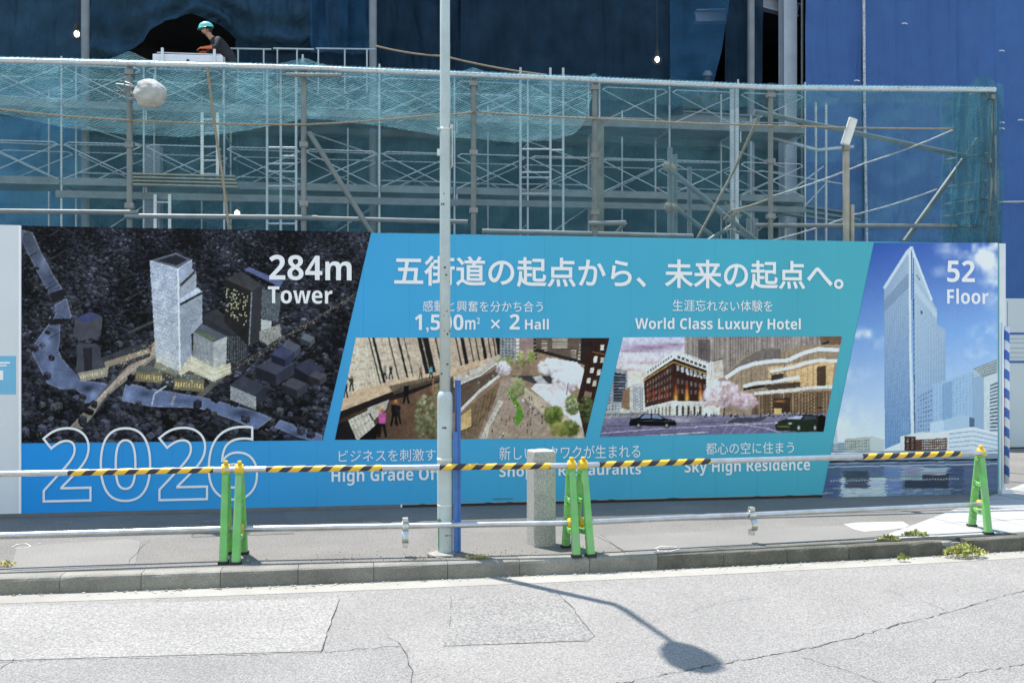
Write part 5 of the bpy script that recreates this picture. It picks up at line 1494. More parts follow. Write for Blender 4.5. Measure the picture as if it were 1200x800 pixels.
bbox_uvz('shade_roof', U0, U1, VB - .3, VB + 9, 16.05, 16.3, M_SLABC)  # unseen roof, added so that the inside stays dark
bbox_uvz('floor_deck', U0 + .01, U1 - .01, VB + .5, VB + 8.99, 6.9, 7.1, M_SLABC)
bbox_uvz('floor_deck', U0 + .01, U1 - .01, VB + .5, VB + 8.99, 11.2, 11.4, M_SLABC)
def ucol(px, v=VB): return UZ(px, 100, v)[0]
def hcol(px, v, w, m, z1=15.9):
    u = ucol(px, v)
    bbox_uvz('column_flange', u - w / 2, u + w / 2, v - w / 2, v - w / 2 + .03, 0, z1, m)
    bbox_uvz('column_flange', u - w / 2, u + w / 2, v + w / 2 - .03, v + w / 2, 0, z1, m)
    bbox_uvz('column_web', u - .02, u + .02, v - w / 2 + .031, v + w / 2 - .031, 0, z1, m)
hcol(923, VB - .3, .34, M_STEELL)
hcol(697, VB, .26, M_STEEL); hcol(390, VB + 3, .4, M_STEELD); hcol(180, VB, .36, M_STEEL, 6.4); hcol(-60, VB, .4, M_STEEL)
for px in (437, 100):
    u = ucol(px, VB - 1.6)
    tube('round_column', W(u, VB - 1.6, 0), W(u, VB - 1.6, 15.9), .085, M_STEEL, bl, 14)
u = ucol(880, VB - .5); tube('round_column', W(u, VB - .5, 0), W(u, VB - .5, 15.9), .09, M_STEEL, bl, 14)
for px in (940, 947):
    u = ucol(px, VB - .45); tube('service_pipe', W(u, VB - .45, 0), W(u, VB - .45, 15.9), .035, M_GALVD, bl)
# girders
def girder(pxa, ya, pxb, yb, va, vb, h, m):
    a = S(pxa, ya, va); c = S(pxb, yb, vb)
    d_ = (c - a).normalized(); n_ = Vector((-d_.y, d_.x, 0)).normalized(); u_ = n_.cross(d_) * -1
    if u_.z < 0: u_ = -u_
    L = (c - a).length / 2; mid = (a + c) / 2
    boxobj('girder_flange', mid + u_ * h / 2, L, .13, .016, m, bl, d_, n_, u_)
    boxobj('girder_flange', mid - u_ * h / 2, L, .13, .016, m, bl, d_, n_, u_)
    boxobj('girder_web', mid, L - .001, .012, h / 2 - .018, m, bl, d_, n_, u_)
girder(690, 140, 890, 152, VB - .5, VB - .5, .62, M_STEEL)
girder(690, 118, 1000, 128, VB + 1.2, VB + 1.2, .5, M_STEEL)
girder(815, 20, 880, 18, VB + .6, VB + .6, .28, M_STEELL)
girder(865, -4, 935, 14, VB + .2, VB + .2, .3, M_STEELL)
girder(-60, 140, 690, 165, VB + 1.5, VB + 1.5, .6, M_STEELD)

# ------------------------------------------------------------------ sheets hung on the building
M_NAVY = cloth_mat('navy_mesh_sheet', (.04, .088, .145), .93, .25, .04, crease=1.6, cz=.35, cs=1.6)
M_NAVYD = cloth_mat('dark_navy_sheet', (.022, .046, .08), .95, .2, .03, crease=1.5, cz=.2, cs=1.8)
M_NAVYL = cloth_mat('thin_blue_sheet', (.04, .13, .26), .55, .3, .12)
M_BLUES = cloth_mat('blue_tarpaulin', (.07, .145, .36), 1.0, .12, cvar=.05, crease=.9, cz=.25, cs=2.6)
M_BLUEM = cloth_mat('mid_blue_sheet', (.05, .17, .33), .95, .2, .03)
def sheet(name, pxs, ytop, ybot, v, m, label, cat, amp=.10, freq=1.2, nu=70, nv=30, group=None, swag=0.0, seed=0.0, seams=0.0):
    """a hung sheet between photo columns; ytop and ybot give its edges, folds run mostly downwards"""
    x0, x1 = pxs
    yt = ytop if callable(ytop) else (lambda px: ytop)
    yb = ybot if callable(ybot) else (lambda px: ybot)
    def fn(s, t):
        px = x0 + (x1 - x0) * s
        u, z1 = UZ(px, yt(px), v); _, z0 = UZ(px, yb(px), v)
        z = z1 + (z0 - z1) * t
        f = amp * (fbm(u * freq + seed, z * freq * .22, seed * 3.1) * 1.0 + .35 * fbm(u * freq * 4, z * .5, seed + 9))
        if seams: f -= .035 * math.exp(-(((u / seams) % 1 - .5) * seams / .03) ** 2)
        if swag: f += swag * math.sin(z * 3.2 + 2.5 * fbm(u * .6, seed, 2)) * (t ** 1.2)
        if swag > .05: f += .16 * t ** 3 * math.sin(t * 26 + 3 * fbm(u * .5, 1, seed)) + .10 * t * math.sin(u * 5 + z * 4)
        return W(u, v + f, z)
    o = MB().grid(fn, nu, nv).build(name, m, smooth=True)
    return tag(o, label, cat, group)
gs = 'sheets hung on the steel frame'
arch = [(-90, 84), (0, 82), (60, 80), (110, 78), (140, 70), (152, 60), (163, 50), (178, 38), (195, 26), (212, 21), (236, 22), (258, 28), (272, 40), (285, 50), (305, 56), (330, 57), (362, 58), (380, 60)]
sheet('tarpaulin', (105, 366), -70, lambda px: interp(arch, px), VB - 1.15, M_NAVY, 'navy mesh sheet gathered up in an arch over the stooping worker', 'tarpaulin', .26, .9, 130, 44, gs, .10, 3.0)
sheet('tarpaulin', (-90, 104), -70, lambda px: interp(arch, px) + 2, VB - 1.0, M_NAVY, 'flat dark blue sheet around the hanging lamp at top left', 'tarpaulin', .08, .5, 50, 30, gs, .02, 8.0)
sheet('tarpaulin', (-90, 98), 60, 300, VB - .7, M_BLUEM, 'mid blue sheet low down behind the scaffold at far left', 'tarpaulin', .10, .6, 40, 30, gs, 0, 5.0)
sheet('tarpaulin', (364, 436), -70, 62, VB - 1.2, M_NAVYL, 'bunched blue net sheet hanging left of the grey round column', 'tarpaulin', .28, 2.2, 60, 30, gs, .05, 1.0)
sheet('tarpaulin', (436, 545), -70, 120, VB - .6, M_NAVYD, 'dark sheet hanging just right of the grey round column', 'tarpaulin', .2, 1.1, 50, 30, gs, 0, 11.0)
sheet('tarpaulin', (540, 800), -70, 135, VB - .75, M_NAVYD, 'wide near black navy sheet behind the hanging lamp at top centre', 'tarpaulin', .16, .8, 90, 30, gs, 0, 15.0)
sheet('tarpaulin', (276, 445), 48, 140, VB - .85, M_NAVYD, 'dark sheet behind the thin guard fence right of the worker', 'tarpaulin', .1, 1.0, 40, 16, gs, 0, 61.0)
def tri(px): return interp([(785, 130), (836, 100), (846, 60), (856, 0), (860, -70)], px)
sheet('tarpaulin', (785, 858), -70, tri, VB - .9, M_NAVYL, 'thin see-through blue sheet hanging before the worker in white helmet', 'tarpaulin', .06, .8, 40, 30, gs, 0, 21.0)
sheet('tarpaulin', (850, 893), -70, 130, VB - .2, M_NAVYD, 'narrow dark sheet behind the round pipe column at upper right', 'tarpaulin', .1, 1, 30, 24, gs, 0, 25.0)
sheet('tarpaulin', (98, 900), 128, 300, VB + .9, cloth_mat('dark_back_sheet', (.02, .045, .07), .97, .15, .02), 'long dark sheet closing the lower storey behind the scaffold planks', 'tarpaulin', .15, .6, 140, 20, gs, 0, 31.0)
M_B1 = M_BLUES
sheet('tarpaulin', (944, 1013), -70, 300, VB - .9, M_B1, 'blue tarpaulin strip between the steel column and the white lashing line', 'tarpaulin', .10, .8, 60, 30, gs, 0, 41.0, .9)
sheet('tarpaulin', (1012, 1122), -70, 300, VB - .95, M_B1, 'blue tarpaulin right of the white lashing line', 'tarpaulin', .07, .7, 110, 30, gs, 0, 43.0, .9)
sheet('tarpaulin', (1120, 1420), -70, lambda px: 362, VB - .9, M_B1, 'wide blue tarpaulin at the far right edge', 'tarpaulin', .09, .7, 200, 40, gs, 0, 47.0, .9)
# metal eyelets with short ties along the tarpaulin's joint
ey = thing('tarpaulin_ties', S(1180, 145, VB - 1.1), 'row of short white ties through the eyelets of the blue tarpaulin', 'ties')
for px, py in ((1004, 95), (1078, 107), (1174, 144), (1174, 151), (1196, 141), (1060, 28), (1174, 60), (1122, 140), (1190, 238)):
    p = S(px, py, VB - 1.12)
    b = MB().path([p - D * .07, p + UP * .01 - N * .02, p + D * .07], .016, 6); b.build('tie', mat('tie_white', (.6, .62, .66), .6), ey)
# lashing line on the tarpaulin seam
M_ROPE = mat('hemp_rope', (.27, .22, .15), .9, var=.25, scale=40)
M_ROPEW = mat('grey_cord', (.42, .43, .42), .8, var=.2, scale=30)
M_ROPEB = mat('white_lashing', (.45, .47, .5), .8, var=.5, scale=14)
def rope(name, pts, r, m, label, sag=0.0, n=24, cat='rope', group='ropes on the site'):
    P = []
    for (a, b2) in zip(pts, pts[1:]):
        k = max(2, n // (len(pts) - 1))
        for i in range(k):
            t = i / k; p = a + (b2 - a) * t; p = p - UP * (sag * 4 * t * (1 - t)); P.append(p)
    P.append(pts[-1])
    return tag(MB().path(P, r, 7).build(name, m, smooth=True), label, cat, group)
rope('lashing_line', [S(1012, -40, VB - 1.1), S(1013, 120, VB - 1.1), S(1016, 300, VB - 1.1)], .035, M_ROPEB, 'white knotted lashing line down the blue tarpaulin seam')
tag(MB().path([S(1167, 237, VB - 1.3), S(1420, 232, VB - 1.3)], .03, 10).build('rail_tube', M_GALV, smooth=True), 'steel rail tube fixed across the blue tarpaulin at far right', 'rail')

# ------------------------------------------------------------------ walkway scaffold
VF, VBK = 10.2, 11.25
M_ALU = mat('aluminium', (.55, .57, .60), .35, .7, var=.08, scale=10)
M_SCAF = mat('scaffold_tube', (.46, .50, .53), .45, .2, var=.12, scale=6, rnd=.12)
M_DECK = mat('scaffold_plank_steel', (.15, .165, .175), .5, .4, var=.15, scale=5, rnd=.12)
sc = thing('scaffold', W(5, (VF + VBK) / 2, 0), 'steel frame scaffold with plank walkways and crossed braces behind the net', 'scaffold')
uA = UZ(72, 200, VF)[0]
BAY = UZ(168.5, 200, VF)[0] - uA
nb_ = 10
US = [uA + BAY * k for k in range(-1, nb_ + 1)]
Z1, Z2 = UZ(168, 217, VF)[1], UZ(168, 128, VF)[1]
ZT = Z2 + 1.0
for i, u in enumerate(US):
    for v in (VF, VBK):
        tube('standard', W(u, v, 0), W(u, v, ZT + random.choice((0, .05, .12, .25))), .021, M_SCAF, sc)
    for z in (Z1 - .05, Z2 - .05):
        tube('transom', W(u, VF, z), W(u, VBK, z), .02, M_SCAF, sc)
    for z in (Z1 + .55, Z1 + 1.1, 4.4):
        if i in (3, 4, 7): tube('rung', W(u, VF, z), W(u, VBK, z), .018, M_SCAF, sc)
for i, (ua, ub) in enumerate(zip(US, US[1:])):
    for v, k in ((VF, 0), (VBK, 1)):
        for zd in (Z1, Z2, Z1 - 1.72):
            if zd == Z2 and k == 1 and i > 7: continue
            a_, b_ = ua + .06, ub - .06
            tube('guard_rail', W(a_ + .09, v - .03, zd + .82), W(b_ - .09, v - .03, zd + .82), .0125, M_SCAF, sc, 8)
            tube('brace', W(a_, v - .03, zd + .77), W(b_, v - .045, zd + .08), .0115, M_SCAF, sc, 8)
            tube('brace', W(b_, v - .03, zd + .77), W(a_, v - .060, zd + .08), .0115, M_SCAF, sc, 8)
            tube('rail_corner', W(a_, v - .03, zd + .77), W(a_ + .09, v - .03, zd + .82), .0125, M_SCAF, sc, 8)
            tube('rail_corner', W(b_, v - .03, zd + .77), W(b_ - .09, v - .03, zd + .82), .0125, M_SCAF, sc, 8)
    for zd in (Z1, Z2):
        for j in range(2):
            vc = VF + .27 + j * .51
            boxobj('plank', W((ua + ub) / 2, vc, zd), (ub - ua) / 2 - .02, .24, .022, M_DECK, sc)
        # toe board along the street side of the deck
        boxobj('toe_board', W((ua + ub) / 2, VF - .035, zd + .04), (ub - ua) / 2 - .03, .008, .075, M_DECK, sc)
        if i % 2 == 0:
            tube('deck_hook', W(ua + .05, VF - .02, zd), W(ua + .05, VF - .02, zd - .28), .018, M_SCAF, sc, 8)
# lattice bearer below the left walkway, stacked planks lying on it
u0b = UZ(152, 215, VF)[0]; u1b = UZ(280, 215, VF)[0]
for k in range(4):
    boxobj('stacked_plank', W((u0b + u1b) / 2, VF - .16, Z1 - .02 + k * .07), (u1b - u0b) / 2 - .02 * k, .10, .014, mat('tan_plank', (.36, .31, .22), .6, .1, var=.2, scale=9), sc)
bbox_uvz('bearer', uA - .1, US[6], VF - .05, VF + .05, Z1 - .29, Z1 - .15, M_DECK, sc)
bbox_uvz('bearer', US[6] + .01, US[-1], VF - .05, VF + .05, Z1 - .27, Z1 - .14, M_DECK, sc)
# more ledgers and half-bay uprights crowd the back row
for i, (ua, ub) in enumerate(zip(US, US[1:])):
    um = (ua + ub) / 2 + .12
    if i % 2 == 0:
        tube('standard', W(um, VBK + .45, 0), W(um, VBK + .45, ZT - .3), .02, M_SCAF, sc)
    for z in (4.05, Z1 + .40, Z2 - .55, Z2 + .42):
        if (i * 7 + int(z * 3)) % 4: tube('ledger', W(ua, VBK + .05, z), W(ub, VBK + .05, z + random.uniform(-.03, .03)), .016, M_SCAF, sc, 8)
    if i % 3 == 1:
        tube('brace', W(ua, VBK + .1, Z1 - 1.2), W(ub, VBK + .1, Z1 - .1), .016, M_SCAF, sc, 8)
        tube('brace', W(ua, VBK + .1, Z2 - .1), W(ub, VBK + .1, Z1 + .95), .016, M_SCAF, sc, 8)
# the walkway goes on at an angle towards the right-hand tarpaulin
for k in range(3):
    a = S(880, 232 + k * 6, VF + .2); c = S(1004, 252 + k * 6, VF + 1.6)
    d_ = (c - a).normalized(); n_ = Vector((-d_.y, d_.x, 0)).normalized()
    boxobj('plank', (a + c) / 2, (c - a).length / 2, .12, .02, M_DECK, sc, d_, n_, d_.cross(n_))
for (xa, ya, xb, yb, r) in ((900, 160, 958, 176, .04), (958, 176, 1000, 172, .04), (956, 120, 956, 290, .03), (968, 122, 968, 290, .03), (905, 240, 965, 195, .018), (935, 250, 968, 215, .016), (890, 200, 990, 216, .016)):
    tube('brace' if ya != yb and xa != xb else 'standard', S(xa, ya, VF + .6), S(xb, yb, VF + .6), r, M_SCAF, sc)
# extra standards of a nearer stair tower
for px in (313, 329, 347, 610, 645, 660, 858, 863):
    u = UZ(px, 150, VF - .6)[0]
    tube('standard', W(u, VF - .6, 0), W(u, VF - .6, UZ(px, 72 + .012 * px if px < 850 else 103, VF - .6)[1]), .026 if px < 850 else .05, M_SCAF, sc)
for a_, b_, ys in ((313, 347, (173, 192, 201, 218, 262)), (329, 347, (183,)), (610, 645, (175, 202, 208, 227, 270)), (645, 660, (176,))):
    for y in ys:
        tube('rung', S(a_, y, VF - .6), S(b_, y, VF - .6), .02, M_SCAF, sc, 8)

# plain guard fence along the building's edge, behind the walkway
gfz = UZ(330, 57, VB - 1.9)[1]
gf = thing('guard_fence', W(UZ(330, 57, VB - 1.9)[0], VB - 1.9, gfz - 1.1), 'thin tube guard fence along the upper walkway right of the worker', 'guard rail')
for xa, xb in ((262, 318), (320, 368), (370, 440)):
    tube('rail', S(xa, 57, VB - 1.9), S(xb, 58, VB - 1.9), .02, M_SCAF, gf, 8)
for px in (263, 279, 309, 325, 348, 373, 404, 430):
    tube('baluster', S(px, 57, VB - 1.9), S(px, 110, VB - 1.9), .018, M_SCAF, gf, 8)
def ladder(px0, px1, y0, y1, v, label, n):
    t = thing('ladder', S((px0 + px1) / 2, y1, v), label, 'ladder', 'aluminium ladders on the scaffold')
    for px in (px0, px1):
        b = MB().bar(S(px, y1, v), S(px, y0, v), .06, .045, D); b.build('stile', M_ALU, t)
    for k in range(n):
        y = y0 + (y1 - y0) * (k + .5) / n
        tube('rung', S(px0, y, v), S(px1, y, v), .022, M_ALU, t)
ladder(237, 255, 132, 212, VF - .1, 'aluminium ladder standing on the middle walkway left of the tan hanging rope', 5)
ladder(182, 199, 228, 300, VF - .15, 'aluminium ladder below the walkway right of the round bundle post', 4)

# ------------------------------------------------------------------ net support frame just behind the hoarding
VN = .24
nf = thing('net_support_frame', W(5, VN, 0), 'tall steel tube frame carrying the green net behind the hoarding', 'scaffold frame')
TOPL = [(-160, 66), (0, 71), (152, 74.5), (356, 80), (555, 88), (697, 94), (903, 103), (1165, 105.5)]
M_POST = mat('weathered_tube', (.17, .19, .19), .5, .3, var=.15, scale=9, rnd=.12, dirt=(.2, .21, .20), dscale=6, damt=.5)
M_TOPT = mat('bright_tube', (.52, .54, .56), .36, .6, var=.1, scale=9)
for px, yt in ((-150, 64), (152, 72), (356, 74), (555, 86), (697, 91), (903, 100), (1160, 103)):
    p = S(px, yt, VN); p0 = Vector((p.x, p.y, 0))
    tube('post', p0, p, .031, M_POST, nf, 12)
    for dz in (.12, .9, 1.55, 2.2):             # couplers
        if p.z - dz > 3.0:
            boxobj('coupler', p - UP * dz + N * -.0, .045, .042, .028, M_GALVD, nf)
for (a_, ya), (b_, yb) in zip(TOPL, TOPL[1:]):
    tube('top_rail', S(a_ - 1, ya, VN - .06), S(b_ + 1, yb, VN - .06), .030, M_TOPT, nf, 12)
for xa, ya, xb, yb, v, r in ((-150, 246, 162, 249, VN - .06, .026), (146, 253, 372, 255, VN - .06, .026), (300, 254, 548, 260, VN - .06, .025), (565, 271, 812, 277, VN + .02, .030), (690, 262, 733, 261, VN - .07, .028), (885, 264, 1150, 265, VN + .1, .026),
                          (362, 155, 437, 275, VN - .08, .028), (1146, 163, 1060, 283, VN + .5, .034), (884, 131, 1135, 184, VN + .35, .032), (335, 88, 400, 88.5, VN - .1, .024), (1168, 200, 1168, 300, VN + .3, .022)):
    tube('rail' if abs(ya - yb) < 12 else 'raker', S(xa, ya, v), S(xb, yb, v), r, M_POST, nf, 12)
tube('raker', S(712, 285, VN + .4), S(733, 261, VN + .1), .022, M_POST, nf)
# end frame of the net at the right corner
for px, v in ((1165, .3), (1150, 1.2), (1133, 2.2)):
    p = S(px, 110, v); tube('post', Vector((p.x, p.y, 0)), p, .028, M_POST, nf)
for y in (180, 212, 232, 246):
    tube('rail', S(1160, y, .3), S(1108, y + 8, 2.2), .022, M_POST, nf)
tube('top_rail', S(1165, 105, .25), S(1136, 112, 2.3), .026, M_POST, nf)
# timber and pipes lashed together in the yard, behind the net
tb = thing('lashed_pipe_stack', W(UZ(800, 250, 2.2)[0], 2.2, 0), 'upright and leaning weathered tubes lashed together behind the hoarding', 'pipes')
for xa, ya, xb, yb, v, r in ((785, 173, 785, 300, 2.2, .035), (791, 181, 791, 300, 2.35, .034), (808, 196, 808, 300, 2.5, .034), (778, 193, 890, 286, 2.1, .036), (790, 242, 842, 282, 2.2, .03), (825, 285, 862, 262, 2.0, .03), (862, 270, 890, 285, 2.1, .03), (877, 256, 877, 300, 2.4, .03), (886, 256, 886, 300, 2.5, .03)):
    p = S(xb, yb, v); 
    tube('pole', S(xa, ya, v), S(xb, max(yb, yb), v), r, M_POST, tb)
for px in (785, 791, 808, 877, 886):
    p = S(px, 300, 2.35); tube('pole_foot', Vector((p.x, p.y, 0)), p, .034, M_POST, tb)
for px, y in ((782, 195), (788, 198), (790, 244), (783, 243)):
    b = MB().ball(S(px, y, 2.1), .06, n=10, m=6, fn=lambda d: 1 + .3 * fbm(d.x * 3, d.y * 3, d.z * 3)); b.build('lashing', M_ROPE, tb)
b = MB()
cc = S(858, 252, 1.9)
for k in range(26):
    a = Vector((random.gauss(0, .05), random.gauss(0, .03), random.gauss(0, .07))); c2 = a + Vector((random.gauss(.02, .08), random.gauss(0, .03), random.gauss(-.05, .09)))
    b.path([cc + a, cc + (a + c2) / 2 + Vector((0, 0, .03)), cc + c2], .008, 5)
b.build('lashing', M_ROPE, tb)
p = S(859, 300, 1.95); tube('pole', Vector((p.x, p.y, 0)), S(859, 246, 1.95), .03, M_POST, tb)
tw = MB().bar(Vector((S(703, 200, .9).x, S(703, 200, .9).y, 0)), S(703, 140, .9), .09, .05, D)
tag(tw.build('timber_post', mat('grey_timber', (.24, .21, .16), .85, var=.25, scale=10)), 'weathered square timber post beside the second net post from the right', 'post')

# ------------------------------------------------------------------ nets
M_NET = cloth_mat('green_net', (.090, .215, .265), .30, .4, .06, 15.0, .22, crease=1.0, cz=1.0, cs=7.0)
M_NETF = cloth_mat('folded_green_net', (.24, .47, .54), .40, .45, .12, 15.0, .24, crease=1.0, cz=1.4, cs=8.0)
M_NETD = cloth_mat('dense_green_net', (.07, .20, .27), .6, .45, .08, 12.0, .2, crease=1.0, cz=.3, cs=8.0)
PEAK = [(152, 60, 44), (356, 68, 60), (555, 79, 34), (697, 86, 24), (903, 97, 34), (1150, 93, 30)]
def net_top(px):
    y = interp(TOPL, px) + .5
    for c, yp, w in PEAK:
        d = abs(px - c) / w
        if d < 1: y = min(y, interp(TOPL, px) + (yp - interp(TOPL, c)) * (1 - d) ** 1.6)
    return y - 1.2 * abs(fbm(px * .05, 3.3)) - .6 * abs(fbm(px * .2, 7.1))
def net_fn(x0, x1, ytop, ybot, v0, amp, seed, belly=0.0):
    def fn(s, t):
        px = x0 + (x1 - x0) * s
        u, z1 = UZ(px, ytop(px), v0); _, z0 = UZ(px, ybot(px), v0)
        z = z1 + (z0 - z1) * t
        f = amp * (fbm(u * 1.6 + seed, z * 1.2, seed) + .5 * fbm(u * 6 + seed, z * 5, seed + 4))
        f *= min(1, t * 6)
        f += belly * math.sin(math.pi * t) 
        return W(u, v0 + f, z)
    return fn
o = MB().grid(net_fn(-150, 1164, lambda px: interp(TOPL, px), lambda px: 290, VN + .12, .05, 2.0, .05), 260, 36).build('safety_net', M_NET, smooth=True)
tag(o, 'long single layer of green safety net from top rail down behind the hoarding', 'net', 'green safety nets')
FB1 = [(-150, 118), (0, 133), (75, 150), (150, 158), (215, 161), (270, 156), (300, 151), (340, 143), (358, 138)]
FB2 = [(352, 139), (380, 140), (450, 148), (520, 160), (600, 167), (650, 164), (672, 158), (684, 146), (690, 125), (698, 98)]
FB3 = [(695, 116), (760, 122), (850, 130), (903, 118), (930, 128), (980, 122), (1040, 120), (1100, 124), (1125, 128)]
o = MB().grid(net_fn(-150, 358, net_top, lambda px: interp(FB1, px), VN + .06, .035, 5.0, -.03), 130, 26).build('safety_net', M_NETF, smooth=True)
tag(o, 'bright doubled fold of green net sagging between left edge and the second post', 'net', 'green safety nets')
o = MB().grid(net_fn(352, 698, net_top, lambda px: interp(FB2, px), VN + .07, .035, 8.0, -.03), 110, 26).build('safety_net', M_NETF, smooth=True)
tag(o, 'bright doubled fold of green net sagging across the lamp post', 'net', 'green safety nets')
o = MB().grid(net_fn(694, 1130, net_top, lambda px: interp(FB3, px), VN + .065, .03, 12.0, .0), 120, 14).build('safety_net', M_NET, smooth=True)
tag(o, 'narrow doubled strip of green net under the top rail at right', 'net', 'green safety nets')
# the net's upper edge rolled over the top rail
def rollfn(s, t):
    px = -150 + (1164 + 150) * s
    y = interp(TOPL, px); h = 2.2 + 3.2 * abs(fbm(px * .02, 1.7)) + 1.5 * abs(fbm(px * .11, 5.0))
    a = -.9 + t * 2.3
    u, z = UZ(px, y, VN - .06)
    return W(u, VN - .06 - .036 * math.cos(a) * (1 + .3 * fbm(px * .3, t * 3, 2)), z + .036 * math.sin(1.57 - t * 2.2) - max(0, t - .6) * h * .012)
o = MB().grid(rollfn, 420, 8).build('safety_net', M_NETF, smooth=True)
tag(o, 'rolled upper edge of the green net laid over the top rail', 'net', 'green safety nets')
# bunched end of the net at the right, and the side that turns the corner
def endfn(s, t):
    px = 1112 + (1169 - 1112) * s
    yt = interp([(1112, 112), (1128, 104), (1138, 94), (1148, 91), (1160, 99), (1169, 103)], px) + interp([(0, 0), (1, 0)], t)
    u, z1 = UZ(px, yt, VN + .1); z = z1 + (2.6 - z1) * t
    f = .16 * fbm(u * 7, z * .8, 31) + .08 * fbm(u * 16, z * 1.2, 7)
    return W(u, VN - .02 + f * min(1, .3 + t), z)
o = MB().grid(endfn, 60, 40).build('safety_net', M_NETD, smooth=True)
tag(o, 'bunched end of the green net hanging at the right corner post', 'net', 'green safety nets')
def sidefn(s, t):
    u = UZ(1167, 200, VN)[0] - .16 * s
    z1 = UZ(1167, 103, VN)[1] + .1 * math.sin(math.pi * s); z = z1 + (2.5 - z1) * t
    f = .07 * fbm(s * 9, z * .9, 77)
    return W(u + f, VN + .1 + s * .8, z)
o = MB().grid(sidefn, 40, 36).build('safety_net', M_NETD, smooth=True)
tag(o, 'side of the green net turning back from the right corner', 'net', 'green safety nets')

# ropes
rope('rope', [S(-150, 112, .2), S(0, 128, .2), S(152, 141, .2), S(356, 146, .2), S(515, 134, .2), S(555, 131, .2)], .010, M_ROPE, 'tan rope strung across the net posts at left', .015, 40)
rope('rope', [S(556, 131, .2), S(700, 139, .2), S(903, 147, .2), S(1118, 151, .25)], .010, M_ROPE, 'tan rope strung across the net posts at right', .01, 40)
rope('rope', [S(243, 80, .15), S(252, 150, .16), S(262, 215, .16), S(269, 275, .15)], .015, M_ROPE, 'tan rope hanging from the top rail right of the round bundle', 0, 20)
rope('rope', [S(905, 230, .6), S(1012, 192, .6), S(1118, 152, .5)], .011, M_ROPEW, 'grey cord rising to the bunched net at the right corner', .02)
rope('rope', [S(900, 283, .7), S(1000, 252, .7), S(1098, 222, .6)], .010, M_ROPEW, 'lower grey cord rising towards the bunched net at right', .02)
rope('rope', [S(816, 282, 1.2), S(860, 200, 1.0), S(889, 137, .6)], .018, M_ROPE, 'tan rope slanting up to the end of the steel raker', 0)
rope('rope', [S(862, 246, 1.6), S(905, 232, 1.0)], .016, M_ROPE, 'short tan rope tied to the straw coloured lashing', .01)
rope('rope', [S(440, 54, VF - .3), S(520, 66, VF - .3), S(640, 88, VF - .3)], .02, M_ROPE, 'thin tan rope stretched above the walkway at the grey round column', .04)
# ------------------------------------------------------------------ small things on the site
# round bundle tied to the first post
M_SACK = mat('pale_sack', (.40, .40, .38), .8, var=.15, scale=9, bump=.5, bscale=18, dirt=(.34, .33, .31), dscale=5, damt=.6)
cb_ = S(176, 110, -.02)
t = thing('round_bundle', cb_, 'pale grey round bundle tied to the leftmost net post', 'bundle')
MB().ball(cb_, .17, .13, .148, 40, 28, lambda d: 1 + .14 * fbm(d.x * 1.8, d.y * 1.8, d.z * 1.8 + 4) - .09 * abs(fbm(d.x * 4, d.y * 4, d.z * 4)) + .25 * max(0, -d.x - .82)).build('sack', M_SACK, t, smooth=True)
wb = MB()
for k in range(14):
    a = S(random.uniform(133, 152), random.uniform(95, 118), .05); c2 = S(random.uniform(140, 166), random.uniform(96, 118), .02)
    wb.path([a, (a + c2) / 2 + Vector((random.gauss(0, .02), 0, random.gauss(0, .04))), c2], .006, 5)
wb.build('tie_wire', M_GALVD, t)
tube('bracket', S(152, 100, .15), S(170, 106, .0), .014, M_GALV, t); tube('bracket', S(152, 116, .15), S(170, 113, .0), .014, M_GALV, t)

# flood light on its own post
fp = S(992, 285, .3)
t = thing('site_lamp', Vector((fp.x, fp.y, 0)), 'slim white flood lamp tilted on a tall thin post at right', 'lamp')
tube('post', Vector((fp.x, fp.y, 0)), S(991.5, 170, .3), .04, mat('tan_pipe', (.34, .31, .26), .6, .2, var=.15, scale=8), t, 12)
tube('sleeve', S(998.5, 290, .3), S(998.5, 240, .3), .028, MATS['tan_pipe'], t, 12)
a = S(990, 170, .26); c2 = S(1000, 139, .2)
d_ = (c2 - a).normalized(); s_ = D - d_ * D.dot(d_); s_.normalize(); n_ = d_.cross(s_)
b = MB(); b.box((a + c2) / 2, .055, .022, .165, s_, n_, d_); b.build('lamp_head', mat('lamp_shell', (.55, .54, .52), .5, var=.1, scale=20), t, bevel=.012)
b = MB(); b.box((a + c2) / 2 - n_ * .024 * (1 if n_.y > 0 else -1), .042, .004, .145, s_, n_, d_); b.build('lens', mat('lamp_lens', (.7, .7, .68), .2), t)
b = MB(); b.box(S(991, 172, .28), .04, .04, .05, D, N); b.build('bracket', M_GALVD, t, bevel=.008)

# hanging work lamps, lit
M_BULB = emit('bulb_glow', (1.0, .93, .80), 3.0)
def bulb(px, py, v, label):
    c = S(px, py, v)
    t = thing('work_lamp', c, label, 'lamp', 'hanging work lamps')
    MB().ball(c, .055, .055, .07, 14, 10).build('bulb', M_BULB, t, smooth=True)
    tube('socket', c + UP * .08, c + UP * .2, .05, M_STEELD, t)
    tube('cord', c + UP * .2, c + UP * 2.6, .010, M_STEELD, t, 6)
    b = MB()
    for k in range(6):
        an = k / 6 * 6.283; e = Vector((math.cos(an), math.sin(an), 0)) * .11
        b.path([c + UP * .1, c + e * .9 + UP * .03, c + e - UP * .05, c - UP * .14], .009, 5)
    b.build('guard', M_STEELD, t)
bulb(90, 40, VB - 1.35, 'lit work lamp hanging before the sheet at top left')
bulb(770, 70, VB - 1.2, 'lit work lamp hanging before the near black sheet at top centre')
bulb(278, 250, VF + .3, 'lit work lamp under the walkway just above the hoarding')

